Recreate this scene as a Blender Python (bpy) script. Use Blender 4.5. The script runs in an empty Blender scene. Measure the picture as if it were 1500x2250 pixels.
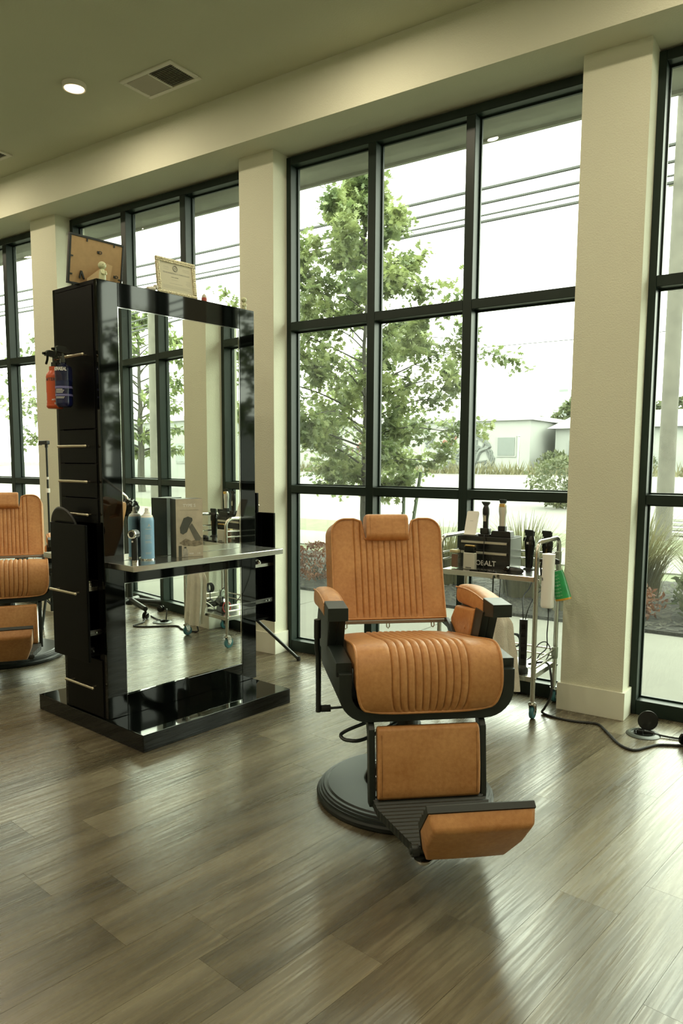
import bpy, bmesh, math, random
from mathutils import Vector, Matrix

# ------------------------------------------------------------------ camera, sky, exposure
scene = bpy.context.scene
COL = scene.collection
F_PX, YAW, PITCH, ROLL = 1648.6, 0.6052, -0.1077, 0.0044      # focal length in pixels of a 1500 wide frame
cam_data = bpy.data.cameras.new('camera')
cam = bpy.data.objects.new('camera', cam_data)
COL.objects.link(cam)
fwd = Vector((-math.sin(YAW) * math.cos(PITCH), math.cos(YAW) * math.cos(PITCH), math.sin(PITCH)))
rgt = Vector((math.cos(YAW), math.sin(YAW), 0.0))
upv = rgt.cross(fwd)
r2 = math.cos(ROLL) * rgt + math.sin(ROLL) * upv
u2 = -math.sin(ROLL) * rgt + math.cos(ROLL) * upv
cam.matrix_world = Matrix(((r2.x, u2.x, -fwd.x, 0.0), (r2.y, u2.y, -fwd.y, 0.0), (r2.z, u2.z, -fwd.z, 1.33), (0, 0, 0, 1)))
cam_data.sensor_fit = 'HORIZONTAL'
cam_data.sensor_width = 24.0
cam_data.lens = F_PX * 24.0 / 1500.0
cam_data.shift_y = 67.64 / 1500.0
cam_data.shift_x = 18.34 / 1500.0
cam_data.clip_start = 0.05
cam_data.clip_end = 600
scene.camera = cam

world = bpy.data.worlds.new('overcast_sky')
scene.world = world
world.use_nodes = True
wbg = world.node_tree.nodes['Background']
wbg.inputs['Color'].default_value = (0.92, 1.0, 0.83, 1)
wbg.inputs['Strength'].default_value = 1.0

scene.view_settings.view_transform = 'Standard'
scene.view_settings.look = 'None'
scene.view_settings.gamma = 1.0
scene.view_settings.use_curve_mapping = False
scene.view_settings.exposure = 3.2
scene.cycles.use_denoising = True
scene.cycles.max_bounces = 10
scene.cycles.diffuse_bounces = 6
scene.cycles.glossy_bounces = 5
scene.cycles.transparent_max_bounces = 16
scene.cycles.transmission_bounces = 6
scene.cycles.sample_clamp_indirect = 6.0
scene.cycles.caustics_reflective = False
scene.cycles.caustics_refractive = False

rng = random.Random(7)

# ------------------------------------------------------------------ materials
MATS = {}

def _nodes(name):
    m = bpy.data.materials.new(name)
    m.use_nodes = True
    nt = m.node_tree
    return m, nt, nt.nodes['Principled BSDF'], nt.nodes['Material Output']

def mat(name, col, rough=0.5, metal=0.0, var=0.06, scale=8.0, bump=0.0, bscale=60.0, coat=0.0, spec=0.5, trans=0.0, alpha=1.0, emit=None, estr=0.0, sheen=0.0, ior=None, bdetail=5.0):
    if name in MATS:
        return MATS[name]
    m, nt, p, out = _nodes(name)
    tc = nt.nodes.new('ShaderNodeTexCoord')
    nz = nt.nodes.new('ShaderNodeTexNoise')
    nz.inputs['Scale'].default_value = scale
    nz.inputs['Detail'].default_value = 4.0
    nt.links.new(tc.outputs['Object'], nz.inputs['Vector'])
    rp = nt.nodes.new('ShaderNodeValToRGB')
    lo = [max(0.0, c * (1 - var)) for c in col]
    hi = [min(1.0, c * (1 + var)) for c in col]
    rp.color_ramp.elements[0].position = 0.3
    rp.color_ramp.elements[1].position = 0.7
    rp.color_ramp.elements[0].color = (*lo, 1)
    rp.color_ramp.elements[1].color = (*hi, 1)
    nt.links.new(nz.outputs['Fac'], rp.inputs['Fac'])
    nt.links.new(rp.outputs['Color'], p.inputs['Base Color'])
    p.inputs['Roughness'].default_value = rough
    p.inputs['Metallic'].default_value = metal
    p.inputs['Coat Weight'].default_value = coat
    p.inputs['Coat Roughness'].default_value = 0.03
    p.inputs['Specular IOR Level'].default_value = spec
    p.inputs['Transmission Weight'].default_value = trans
    p.inputs['Alpha'].default_value = alpha
    p.inputs['Sheen Weight'].default_value = sheen
    if ior:
        p.inputs['IOR'].default_value = ior
    if emit:
        p.inputs['Emission Color'].default_value = (*emit, 1)
        p.inputs['Emission Strength'].default_value = estr
    if bump:
        n2 = nt.nodes.new('ShaderNodeTexNoise')
        n2.inputs['Scale'].default_value = bscale
        n2.inputs['Detail'].default_value = bdetail
        nt.links.new(tc.outputs['Object'], n2.inputs['Vector'])
        b = nt.nodes.new('ShaderNodeBump')
        b.inputs['Strength'].default_value = bump
        b.inputs['Distance'].default_value = 0.01
        nt.links.new(n2.outputs['Fac'], b.inputs['Height'])
        nt.links.new(b.outputs['Normal'], p.inputs['Normal'])
    MATS[name] = m
    return m

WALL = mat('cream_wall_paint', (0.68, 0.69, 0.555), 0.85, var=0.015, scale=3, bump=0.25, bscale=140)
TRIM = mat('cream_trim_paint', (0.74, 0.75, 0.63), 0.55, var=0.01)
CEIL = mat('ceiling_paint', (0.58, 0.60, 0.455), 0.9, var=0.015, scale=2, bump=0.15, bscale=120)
DARKWALL = mat('room_wall_paint', (0.72, 0.72, 0.62), 0.9, var=0.02)
FRAME = mat('black_frame_paint_green_glare', (0.0075, 0.0175, 0.0125), 0.42, var=0.15, scale=3, spec=0.35, bump=0.03, bscale=200)  # black frames, their greenish glare put into the base colour
GASKET = mat('black_gasket', (0.006, 0.007, 0.006), 0.6)
BLACKGLOSS = mat('black_gloss_lacquer', (0.0015, 0.0022, 0.0017), 0.035, var=0.1, bump=0.02, bscale=4, bdetail=0.5, spec=0.4)
BLACKSATIN = mat('black_satin_laminate', (0.0012, 0.0014, 0.0012), 0.35, var=0.1, spec=0.10)
STEEL = mat('brushed_steel', (0.62, 0.61, 0.55), 0.24, metal=1.0, var=0.05, scale=30)
STEELTOP = mat('polished_steel_sheet', (0.66, 0.65, 0.60), 0.22, metal=1.0, var=0.05, scale=12)
CHROME = mat('chrome', (0.75, 0.75, 0.73), 0.06, metal=1.0, var=0.02)
MIRROR = mat('mirror_glass', (0.86, 0.89, 0.84), 0.0, metal=1.0, var=0.0)
BLACKMETAL = mat('black_powder_coated_metal', (0.009, 0.0145, 0.012), 0.42, var=0.15, bump=0.05, bscale=300)
BLACKPLASTIC = mat('black_plastic', (0.008, 0.009, 0.008), 0.35, var=0.1)
BLACKSHINY = mat('black_shiny_plastic', (0.006, 0.007, 0.006), 0.12, var=0.1)
RUBBER = mat('dark_rubber', (0.012, 0.013, 0.012), 0.6)
WHITEPLASTIC = mat('white_plastic', (0.88, 0.89, 0.84), 0.35, var=0.02)
WHITEPRINT = mat('white_print', (0.75, 0.76, 0.72), 0.5, var=0.02)
GREYPRINT = mat('grey_print', (0.22, 0.23, 0.20), 0.6, var=0.05)
DARKPRINT = mat('dark_print', (0.05, 0.055, 0.05), 0.6, var=0.05)
GOLD = mat('gold_metal', (0.72, 0.45, 0.15), 0.22, metal=1.0)
BLUEWHEEL = mat('blue_green_wheel_rubber', (0.05, 0.18, 0.21), 0.4)
STITCH = mat('brown_thread', (0.16, 0.06, 0.015), 0.8)

def leather():
    m, nt, p, out = _nodes('tan_leather')
    tc = nt.nodes.new('ShaderNodeTexCoord')
    n1 = nt.nodes.new('ShaderNodeTexNoise'); n1.inputs['Scale'].default_value = 9; n1.inputs['Detail'].default_value = 6
    n2 = nt.nodes.new('ShaderNodeTexNoise'); n2.inputs['Scale'].default_value = 70; n2.inputs['Detail'].default_value = 6
    n3 = nt.nodes.new('ShaderNodeTexVoronoi'); n3.inputs['Scale'].default_value = 420
    for n in (n1, n2, n3):
        nt.links.new(tc.outputs['Object'], n.inputs['Vector'])
    mx = nt.nodes.new('ShaderNodeMath'); mx.operation = 'ADD'
    nt.links.new(n1.outputs['Fac'], mx.inputs[0]); nt.links.new(n2.outputs['Fac'], mx.inputs[1])
    hf = nt.nodes.new('ShaderNodeMath'); hf.operation = 'MULTIPLY'; hf.inputs[1].default_value = 0.5
    nt.links.new(mx.outputs[0], hf.inputs[0])
    rp = nt.nodes.new('ShaderNodeValToRGB')
    rp.color_ramp.elements[0].position = 0.35; rp.color_ramp.elements[1].position = 0.66
    rp.color_ramp.elements[0].color = (0.42, 0.184, 0.060, 1)
    rp.color_ramp.elements[1].color = (0.57, 0.288, 0.110, 1)
    nt.links.new(hf.outputs[0], rp.inputs['Fac'])
    nt.links.new(rp.outputs['Color'], p.inputs['Base Color'])
    p.inputs['Roughness'].default_value = 0.42
    p.inputs['Specular IOR Level'].default_value = 0.45
    b = nt.nodes.new('ShaderNodeBump'); b.inputs['Strength'].default_value = 0.12; b.inputs['Distance'].default_value = 0.004
    nt.links.new(n3.outputs['Distance'], b.inputs['Height'])
    b2 = nt.nodes.new('ShaderNodeBump'); b2.inputs['Strength'].default_value = 0.18; b2.inputs['Distance'].default_value = 0.02
    nt.links.new(n1.outputs['Fac'], b2.inputs['Height']); nt.links.new(b.outputs['Normal'], b2.inputs['Normal'])
    nt.links.new(b2.outputs['Normal'], p.inputs['Normal'])
    return m
LEATHER = leather()

def wood():
    m, nt, p, out = _nodes('brown_grey_oak_plank')
    N = nt.nodes; L = nt.links
    tc = N.new('ShaderNodeTexCoord'); oi = N.new('ShaderNodeObjectInfo')
    off = N.new('ShaderNodeVectorMath'); off.operation = 'SCALE'; off.inputs[0].default_value = (37.0, 53.0, 11.0)
    L.new(oi.outputs['Random'], off.inputs['Scale'])
    add = N.new('ShaderNodeVectorMath'); add.operation = 'ADD'
    L.new(tc.outputs['Object'], add.inputs[0]); L.new(off.outputs[0], add.inputs[1])
    def noise(sx, sy, det, dist=0.0):
        mp = N.new('ShaderNodeMapping'); mp.inputs['Scale'].default_value = (sx, sy, 1)
        L.new(add.outputs[0], mp.inputs['Vector'])
        n = N.new('ShaderNodeTexNoise'); n.inputs['Scale'].default_value = 1.0
        n.inputs['Detail'].default_value = det; n.inputs['Distortion'].default_value = dist
        L.new(mp.outputs[0], n.inputs['Vector'])
        return n
    broad = noise(9, 1.4, 3, 0.6)
    fine = noise(120, 4.0, 5, 0.2)
    hair = noise(420, 9.0, 3)
    # cathedral rings: banded broad noise
    rings = N.new('ShaderNodeMath'); rings.operation = 'MULTIPLY'; rings.inputs[1].default_value = 34.0
    ringsrc = noise(6.5, 0.55, 2, 0.5)
    L.new(ringsrc.outputs['Fac'], rings.inputs[0])
    sn = N.new('ShaderNodeMath'); sn.operation = 'SINE'; L.new(rings.outputs[0], sn.inputs[0])
    rr = N.new('ShaderNodeMapRange'); rr.inputs[1].default_value = -1; rr.inputs[2].default_value = 1
    L.new(sn.outputs[0], rr.inputs[0])
    def mixf(a, b, f):
        x = N.new('ShaderNodeMix'); x.data_type = 'FLOAT'; x.inputs[0].default_value = f
        L.new(a, x.inputs[2]); L.new(b, x.inputs[3]); return x.outputs[0]
    v = mixf(broad.outputs['Fac'], rr.outputs[0], 0.16)
    v = mixf(v, fine.outputs['Fac'], 0.42)
    v = mixf(v, hair.outputs['Fac'], 0.16)
    v2 = N.new('ShaderNodeMath'); v2.operation = 'MULTIPLY_ADD'; v2.inputs[1].default_value = 0.15; v2.inputs[2].default_value = -0.075
    L.new(oi.outputs['Random'], v2.inputs[0])
    v3 = N.new('ShaderNodeMath'); v3.operation = 'ADD'; L.new(v, v3.inputs[0]); L.new(v2.outputs[0], v3.inputs[1])
    rp = N.new('ShaderNodeValToRGB')
    e = rp.color_ramp.elements
    e[0].position = 0.32; e[0].color = (0.050, 0.042, 0.024, 1)
    e[1].position = 0.68; e[1].color = (0.205, 0.182, 0.120, 1)
    k = e.new(0.5); k.color = (0.112, 0.095, 0.058, 1)
    L.new(v3.outputs[0], rp.inputs['Fac'])
    L.new(rp.outputs['Color'], p.inputs['Base Color'])
    mr = N.new('ShaderNodeMapRange'); mr.inputs[1].default_value = 0.35; mr.inputs[2].default_value = 0.68
    mr.inputs[3].default_value = 0.34; mr.inputs[4].default_value = 0.20
    L.new(fine.outputs['Fac'], mr.inputs[0]); L.new(mr.outputs[0], p.inputs['Roughness'])
    p.inputs['Specular IOR Level'].default_value = 1.0
    b = N.new('ShaderNodeBump'); b.inputs['Strength'].default_value = 0.26; b.inputs['Distance'].default_value = 0.0016
    L.new(fine.outputs['Fac'], b.inputs['Height'])
    b2 = N.new('ShaderNodeBump'); b2.inputs['Strength'].default_value = 0.08; b2.inputs['Distance'].default_value = 0.002
    L.new(rr.outputs[0], b2.inputs['Height']); L.new(b.outputs['Normal'], b2.inputs['Normal'])
    L.new(b2.outputs['Normal'], p.inputs['Normal'])
    return m
WOOD = wood()

def pane_glass():
    m = bpy.data.materials.new('hazy_dusty_window_glass'); m.use_nodes = True
    nt = m.node_tree; nt.nodes.clear(); N = nt.nodes; L = nt.links
    out = N.new('ShaderNodeOutputMaterial')
    tr = N.new('ShaderNodeBsdfTransparent'); tr.inputs['Color'].default_value = (0.95, 0.965, 0.94, 1)
    gl = N.new('ShaderNodeBsdfGlossy'); gl.inputs['Roughness'].default_value = 0.0
    lw = N.new('ShaderNodeLayerWeight'); lw.inputs['Blend'].default_value = 0.5
    pw = N.new('ShaderNodeMath'); pw.operation = 'POWER'; pw.inputs[1].default_value = 5.0; L.new(lw.outputs['Facing'], pw.inputs[0])
    fr = N.new('ShaderNodeMath'); fr.operation = 'MULTIPLY_ADD'; fr.inputs[1].default_value = 0.45; fr.inputs[2].default_value = 0.02; L.new(pw.outputs[0], fr.inputs[0])
    m1 = N.new('ShaderNodeMixShader'); L.new(fr.outputs[0], m1.inputs[0]); L.new(tr.outputs[0], m1.inputs[1]); L.new(gl.outputs[0], m1.inputs[2])
    tl = N.new('ShaderNodeBsdfTranslucent'); tl.inputs['Color'].default_value = (0.9, 0.92, 0.85, 1)  # thin dirt film that puts the bright window haze into the glass
    tc = N.new('ShaderNodeTexCoord')
    n = N.new('ShaderNodeTexNoise'); n.inputs['Scale'].default_value = 2.2; n.inputs['Detail'].default_value = 4; n.inputs['Distortion'].default_value = 0.5
    sp = N.new('ShaderNodeTexNoise'); sp.inputs['Scale'].default_value = 150; sp.inputs['Detail'].default_value = 1
    L.new(tc.outputs['Object'], n.inputs['Vector']); L.new(tc.outputs['Object'], sp.inputs['Vector'])
    mr = N.new('ShaderNodeMapRange'); mr.inputs[1].default_value = 0.35; mr.inputs[2].default_value = 0.7; mr.inputs[3].default_value = 0.003; mr.inputs[4].default_value = 0.013
    L.new(n.outputs['Fac'], mr.inputs[0])
    ms = N.new('ShaderNodeMapRange'); ms.inputs[1].default_value = 0.70; ms.inputs[2].default_value = 0.76; ms.inputs[3].default_value = 0.0; ms.inputs[4].default_value = 0.03
    L.new(sp.outputs['Fac'], ms.inputs[0])
    ad = N.new('ShaderNodeMath'); ad.operation = 'ADD'; L.new(mr.outputs[0], ad.inputs[0]); L.new(ms.outputs[0], ad.inputs[1])
    m2 = N.new('ShaderNodeMixShader'); L.new(ad.outputs[0], m2.inputs[0]); L.new(m1.outputs[0], m2.inputs[1]); L.new(tl.outputs[0], m2.inputs[2])
    L.new(m2.outputs[0], out.inputs['Surface'])
    return m
GLASS = pane_glass()

def clear_plastic(name, tint, rough=0.02, solid=0.12, dcol=(0.5, 0.5, 0.5)):
    m = bpy.data.materials.new(name); m.use_nodes = True
    nt = m.node_tree; nt.nodes.clear(); N = nt.nodes; L = nt.links
    out = N.new('ShaderNodeOutputMaterial')
    tr = N.new('ShaderNodeBsdfTransparent'); tr.inputs['Color'].default_value = (*tint, 1)
    gl = N.new('ShaderNodeBsdfGlossy'); gl.inputs['Roughness'].default_value = rough
    lw = N.new('ShaderNodeLayerWeight'); lw.inputs['Blend'].default_value = 0.5
    pw = N.new('ShaderNodeMath'); pw.operation = 'POWER'; pw.inputs[1].default_value = 4.0; L.new(lw.outputs['Facing'], pw.inputs[0])
    fr = N.new('ShaderNodeMath'); fr.operation = 'MULTIPLY_ADD'; fr.inputs[1].default_value = 0.6; fr.inputs[2].default_value = 0.06; L.new(pw.outputs[0], fr.inputs[0])
    tc = N.new('ShaderNodeTexCoord'); nz = N.new('ShaderNodeTexNoise'); nz.inputs['Scale'].default_value = 20
    L.new(tc.outputs['Object'], nz.inputs['Vector'])
    mr = N.new('ShaderNodeMapRange'); mr.inputs[3].default_value = solid * 0.6; mr.inputs[4].default_value = solid * 1.4
    L.new(nz.outputs['Fac'], mr.inputs[0])
    df = N.new('ShaderNodeBsdfDiffuse'); df.inputs['Color'].default_value = (*dcol, 1)
    m1 = N.new('ShaderNodeMixShader'); L.new(mr.outputs[0], m1.inputs[0]); L.new(tr.outputs[0], m1.inputs[1]); L.new(df.outputs[0], m1.inputs[2])
    m2 = N.new('ShaderNodeMixShader'); L.new(fr.outputs[0], m2.inputs[0]); L.new(m1.outputs[0], m2.inputs[1]); L.new(gl.outputs[0], m2.inputs[2])
    L.new(m2.outputs[0], out.inputs['Surface'])
    return m

def leaf_mat(name, a, b):
    m, nt, p, out = _nodes(name)
    N = nt.nodes; L = nt.links
    tc = N.new('ShaderNodeTexCoord'); nz = N.new('ShaderNodeTexNoise'); nz.inputs['Scale'].default_value = 2.5; nz.inputs['Detail'].default_value = 6
    L.new(tc.outputs['Object'], nz.inputs['Vector'])
    rp = N.new('ShaderNodeValToRGB'); rp.color_ramp.elements[0].position = 0.38; rp.color_ramp.elements[1].position = 0.62
    rp.color_ramp.elements[0].color = (*a, 1); rp.color_ramp.elements[1].color = (*b, 1)
    L.new(nz.outputs['Fac'], rp.inputs['Fac'])
    L.new(rp.outputs['Color'], p.inputs['Base Color']); p.inputs['Roughness'].default_value = 0.55
    tl = N.new('ShaderNodeBsdfTranslucent'); L.new(rp.outputs['Color'], tl.inputs['Color'])
    mx = N.new('ShaderNodeMixShader'); mx.inputs[0].default_value = 0.45
    L.new(p.outputs[0], mx.inputs[1]); L.new(tl.outputs[0], mx.inputs[2]); L.new(mx.outputs[0], out.inputs['Surface'])
    return m

# ------------------------------------------------------------------ geometry helpers
class B:
    """collects shapes in one bmesh"""
    def __init__(self, M=None):
        self.bm = bmesh.new(); self.M = M or Matrix.Identity(4)
    def v(self, p):
        return self.bm.verts.new(self.M @ Vector(p))
    def face(self, vs):
        try:
            return self.bm.faces.new(vs)
        except ValueError:
            return None
    def box(self, x0, x1, y0, y1, z0, z1, bevel=0.0, seg=2):
        vs = [self.v(p) for p in ((x0, y0, z0), (x1, y0, z0), (x1, y1, z0), (x0, y1, z0), (x0, y0, z1), (x1, y0, z1), (x1, y1, z1), (x0, y1, z1))]
        fs = [self.face([vs[i] for i in q]) for q in ((3, 2, 1, 0), (4, 5, 6, 7), (0, 1, 5, 4), (1, 2, 6, 5), (2, 3, 7, 6), (3, 0, 4, 7))]
        if bevel:
            es = list({e for f in fs for e in f.edges})
            bmesh.ops.bevel(self.bm, geom=es, offset=bevel, segments=seg, affect='EDGES', profile=0.5)
        return self
    def prism(self, poly, axis, a, b, bevel=0.0, seg=2):
        """poly in the two other axes (cyclic order after axis removed), extruded along axis from a to b"""
        def mk(q, t):
            return {'x': (t, q[0], q[1]), 'y': (q[0], t, q[1]), 'z': (q[0], q[1], t)}[axis]
        va = [self.v(mk(q, a)) for q in poly]; vb = [self.v(mk(q, b)) for q in poly]
        n = len(poly)
        fs = [self.face(va[::-1]), self.face(vb)]
        for i in range(n):
            fs.append(self.face([va[i], va[(i + 1) % n], vb[(i + 1) % n], vb[i]]))
        fs = [f for f in fs if f]
        bmesh.ops.recalc_face_normals(self.bm, faces=fs)
        if bevel:
            es = list({e for f in fs[:2] for e in f.edges})
            bmesh.ops.bevel(self.bm, geom=es, offset=bevel, segments=seg, affect='EDGES', profile=0.5)
        return self
    def cyl(self, p0, p1, r, r1=None, seg=16, cap=True):
        return self.tube([p0, p1], [r, r if r1 is None else r1], seg, cap)
    def tube(self, path, r, seg=10, cap=True, closed=False):
        P = [Vector(p) for p in path]
        n = len(P)
        R = r if isinstance(r, (list, tuple)) else [r] * n
        rings = []
        ref = None
        for i in range(n):
            if closed:
                t = (P[(i + 1) % n] - P[i - 1]).normalized()
            else:
                t = (P[min(i + 1, n - 1)] - P[max(i - 1, 0)]).normalized()
            if ref is None:
                ref = Vector((0, 0, 1)) if abs(t.z) < 0.9 else Vector((1, 0, 0))
            ref = (ref - t * ref.dot(t))
            if ref.length < 1e-6:
                ref = t.orthogonal()
            ref.normalize()
            q = t.cross(ref)
            rings.append([self.v(P[i] + (ref * math.cos(2 * math.pi * k / seg) + q * math.sin(2 * math.pi * k / seg)) * R[i]) for k in range(seg)])
        fs = []
        for i in range(n if closed else n - 1):
            a, b = rings[i], rings[(i + 1) % n]
            for k in range(seg):
                fs.append(self.face([a[k], a[(k + 1) % seg], b[(k + 1) % seg], b[k]]))
        if cap and not closed:
            fs.append(self.face(rings[0][::-1])); fs.append(self.face(rings[-1]))
        bmesh.ops.recalc_face_normals(self.bm, faces=[f for f in fs if f])
        return self
    def lathe(self, prof, c=(0, 0, 0), seg=32, axis='z', ang=2 * math.pi):
        """profile of (radius, height) turned about the axis through c"""
        def mk(r, h, a):
            x, y = r * math.cos(a), r * math.sin(a)
            d = {'z': (x, y, h), 'y': (x, h, y), 'x': (h, x, y)}[axis]
            return (c[0] + d[0], c[1] + d[1], c[2] + d[2])
        rings = []
        for r, h in prof:
            if r < 1e-6:
                rings.append([self.v(mk(0, h, 0))])
            else:
                rings.append([self.v(mk(r, h, 2 * math.pi * k / seg)) for k in range(seg)])
        fs = []
        for a, b in zip(rings, rings[1:]):
            for k in range(seg):
                j = (k + 1) % seg
                if len(a) == 1 and len(b) == 1:
                    continue
                if len(a) == 1:
                    fs.append(self.face([a[0], b[j], b[k]]))
                elif len(b) == 1:
                    fs.append(self.face([a[k], a[j], b[0]]))
                else:
                    fs.append(self.face([a[k], a[j], b[j], b[k]]))
        if len(rings[0]) > 1:
            fs.append(self.face(rings[0][::-1]))
        if len(rings[-1]) > 1:
            fs.append(self.face(rings[-1]))
        bmesh.ops.recalc_face_normals(self.bm, faces=[f for f in fs if f])
        return self
    def ball(self, c, r, seg=16, rings=10, sz=1.0):
        prof = [(r * math.sin(math.pi * i / rings), -r * sz * math.cos(math.pi * i / rings)) for i in range(rings + 1)]
        prof[0] = (0, -r * sz); prof[-1] = (0, r * sz)
        return self.lathe(prof, c, seg)
    def grid(self, fn, nu, nv, flip=False):
        vs = [[self.v(fn(i / nu, j / nv)) for i in range(nu + 1)] for j in range(nv + 1)]
        for j in range(nv):
            for i in range(nu):
                q = [vs[j][i], vs[j][i + 1], vs[j + 1][i + 1], vs[j + 1][i]]
                self.face(q[::-1] if flip else q)
        return vs
    def shell(self, fn, back, nu, nv):
        """front surface fn(u,v), rear surface back(u,v), closed round the rim"""
        a = self.grid(fn, nu, nv); b = self.grid(back, nu, nv, True)
        ra = a[0] + [r[-1] for r in a[1:]] + a[-1][-2::-1] + [r[0] for r in a[-2:0:-1]]
        rb = b[0] + [r[-1] for r in b[1:]] + b[-1][-2::-1] + [r[0] for r in b[-2:0:-1]]
        n = len(ra)
        for i in range(n):
            self.face([ra[i], rb[i], rb[(i + 1) % n], ra[(i + 1) % n]])
        bmesh.ops.recalc_face_normals(self.bm, faces=self.bm.faces[:])
        return self
    def build(self, name, material, parent=None, smooth=40, kind=None, label=None):
        me = bpy.data.meshes.new(name)
        self.bm.to_mesh(me); self.bm.free()
        return link(name, me, material, parent, smooth, kind, label)

def link(name, me, material, parent=None, smooth=40, kind=None, label=None):
    if material is not None:
        me.materials.clear(); me.materials.append(material)
    if smooth:
        me.shade_smooth()
        me.set_sharp_from_angle(angle=math.radians(smooth))
    o = bpy.data.objects.new(name, me)
    COL.objects.link(o)
    if smooth and len(me.polygons) < 6000:
        wn = o.modifiers.new('weighted_normal', 'WEIGHTED_NORMAL'); wn.keep_sharp = True; wn.weight = 100
    if parent is not None:
        o.parent = parent
    if kind:
        o['kind'] = kind
    if label:
        o['label'] = label
    return o

def thing(name, label, cat, loc=(0, 0, 0), rz=0.0, group=None):
    o = bpy.data.objects.new(name, None)
    COL.objects.link(o)
    o.empty_display_size = 0.05
    o.location = loc; o.rotation_euler = (0, 0, rz)
    o['label'] = label; o['category'] = cat
    if group:
        o['group'] = group
    return o

def tag(o, label, cat, group=None, kind=None):
    o['label'] = label; o['category'] = cat
    if group:
        o['group'] = group
    if kind:
        o['kind'] = kind
    return o

def struct(o, label=None):
    o['kind'] = 'structure'
    if label:
        o['label'] = label
    return o

def sempty(name, label=None, loc=(0, 0, 0)):
    o = bpy.data.objects.new(name, None); COL.objects.link(o); o.location = loc
    o.empty_display_size = 0.05
    return struct(o, label)

def copy_tree(o, parent=None):
    c = o.copy(); COL.objects.link(c)
    if parent is not None:
        c.parent = parent
    for ch in list(o.children):
        copy_tree(ch, c)
    return c

def frame_matrix(origin, right, up):
    r = Vector(right).normalized(); u = Vector(up).normalized(); n = r.cross(u).normalized(); u = n.cross(r)
    o = Vector(origin)
    return Matrix(((r.x, u.x, n.x, o.x), (r.y, u.y, n.y, o.y), (r.z, u.z, n.z, o.z), (0, 0, 0, 1)))

def text(name, body, size, material, parent, M, extrude=0.0004, align='CENTER', sx=1.0, bold=0.0, bend=None):
    cu = bpy.data.curves.new(name, 'FONT')
    cu.body = body; cu.size = size; cu.align_x = align; cu.align_y = 'CENTER'
    cu.extrude = extrude; cu.offset = bold; cu.resolution_u = 3
    tmp = bpy.data.objects.new(name, cu); COL.objects.link(tmp)
    bpy.context.view_layer.update()
    me = bpy.data.meshes.new_from_object(tmp)
    bpy.data.objects.remove(tmp); bpy.data.curves.remove(cu)
    for v in me.vertices:
        p = v.co.copy(); p.x *= sx
        if bend:                                   # wrap round a vertical cylinder of radius bend
            a = p.x / bend
            p = Vector((math.sin(a) * (bend + p.z), p.y, math.cos(a) * (bend + p.z) - bend))
        v.co = M @ p
    return link(name, me, material, parent, 0)

def arc(cx, cy, r, a0, a1, n):
    return [(cx + r * math.cos(a0 + (a1 - a0) * i / n), cy + r * math.sin(a0 + (a1 - a0) * i / n)) for i in range(n + 1)]

def rrect(x0, x1, y0, y1, r, n=4):
    h = math.pi / 2
    return arc(x1 - r, y0 + r, r, -h, 0, n) + arc(x1 - r, y1 - r, r, 0, h, n) + arc(x0 + r, y1 - r, r, h, 2 * h, n) + arc(x0 + r, y0 + r, r, 2 * h, 3 * h, n)

def smooth_path(pts, n=8, closed=False):
    """Catmull-Rom through the points"""
    P = [Vector(p) for p in pts]; out = []
    m = len(P)
    for i in range(m if closed else m - 1):
        if closed:
            a, b, c, d = P[i - 1], P[i], P[(i + 1) % m], P[(i + 2) % m]
        else:
            a, b, c, d = P[max(i - 1, 0)], P[i], P[i + 1], P[min(i + 2, m - 1)]
        for k in range(n):
            t = k / n
            out.append(0.5 * ((2 * b) + (c - a) * t + (2 * a - 5 * b + 4 * c - d) * t * t + (3 * b - a - 3 * c + d) * t ** 3))
    if not closed:
        out.append(P[-1])
    return out


def ring_lines(name, parent, material, r, zs, a0, a1, h=0.0012, c=(0, 0)):
    """rows of fine print too small to read, on a round body: thin raised strips"""
    bb = B()
    for i, z in enumerate(zs):
        n = 6; e = a0 + (a1 - a0) * (0.75 + 0.25 * ((i * 37) % 10) / 10)
        for k in range(n):
            p, q = a0 + (e - a0) * k / n, a0 + (e - a0) * (k + 0.82) / n
            bb.face([bb.v((c[0] + r * math.cos(a), c[1] + r * math.sin(a), zz)) for a, zz in ((p, z), (q, z), (q, z + h), (p, z + h))])
    return bb.build(name, material, parent, 0)

def flat_lines(name, parent, material, M, rows, h=0.0012):
    """rows (x0, x1, y) of fine print too small to read, on a flat face"""
    bb = B(M)
    for x0, x1, y in rows:
        n = max(1, int((x1 - x0) / 0.006))
        for k in range(n):
            p, q = x0 + (x1 - x0) * k / n, x0 + (x1 - x0) * (k + 0.8) / n
            bb.box(p, q, y, y + h, 0.0, 0.0003)
    return bb.build(name, material, parent, 0)
# ------------------------------------------------------------------ the room
YW, YP, YB = 4.102, 3.963, 3.776          # window frame front, pier front, header front
ZH, ZS, ZC = 3.3254, 3.3387, 3.654        # window head, soffit, ceiling
ZMT, ZMB, ZLT, ZLB, ZST = 2.263, 2.2075, 1.167, 1.1155, 0.078
X0, X1, Y0 = -10.2, 3.4, -4.6
PIERS = [(-8.16, -7.82), (-5.873, -5.5315), (-3.5233, -3.2286), (-1.2402, -0.9163), (1.05, 1.37)]

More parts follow.
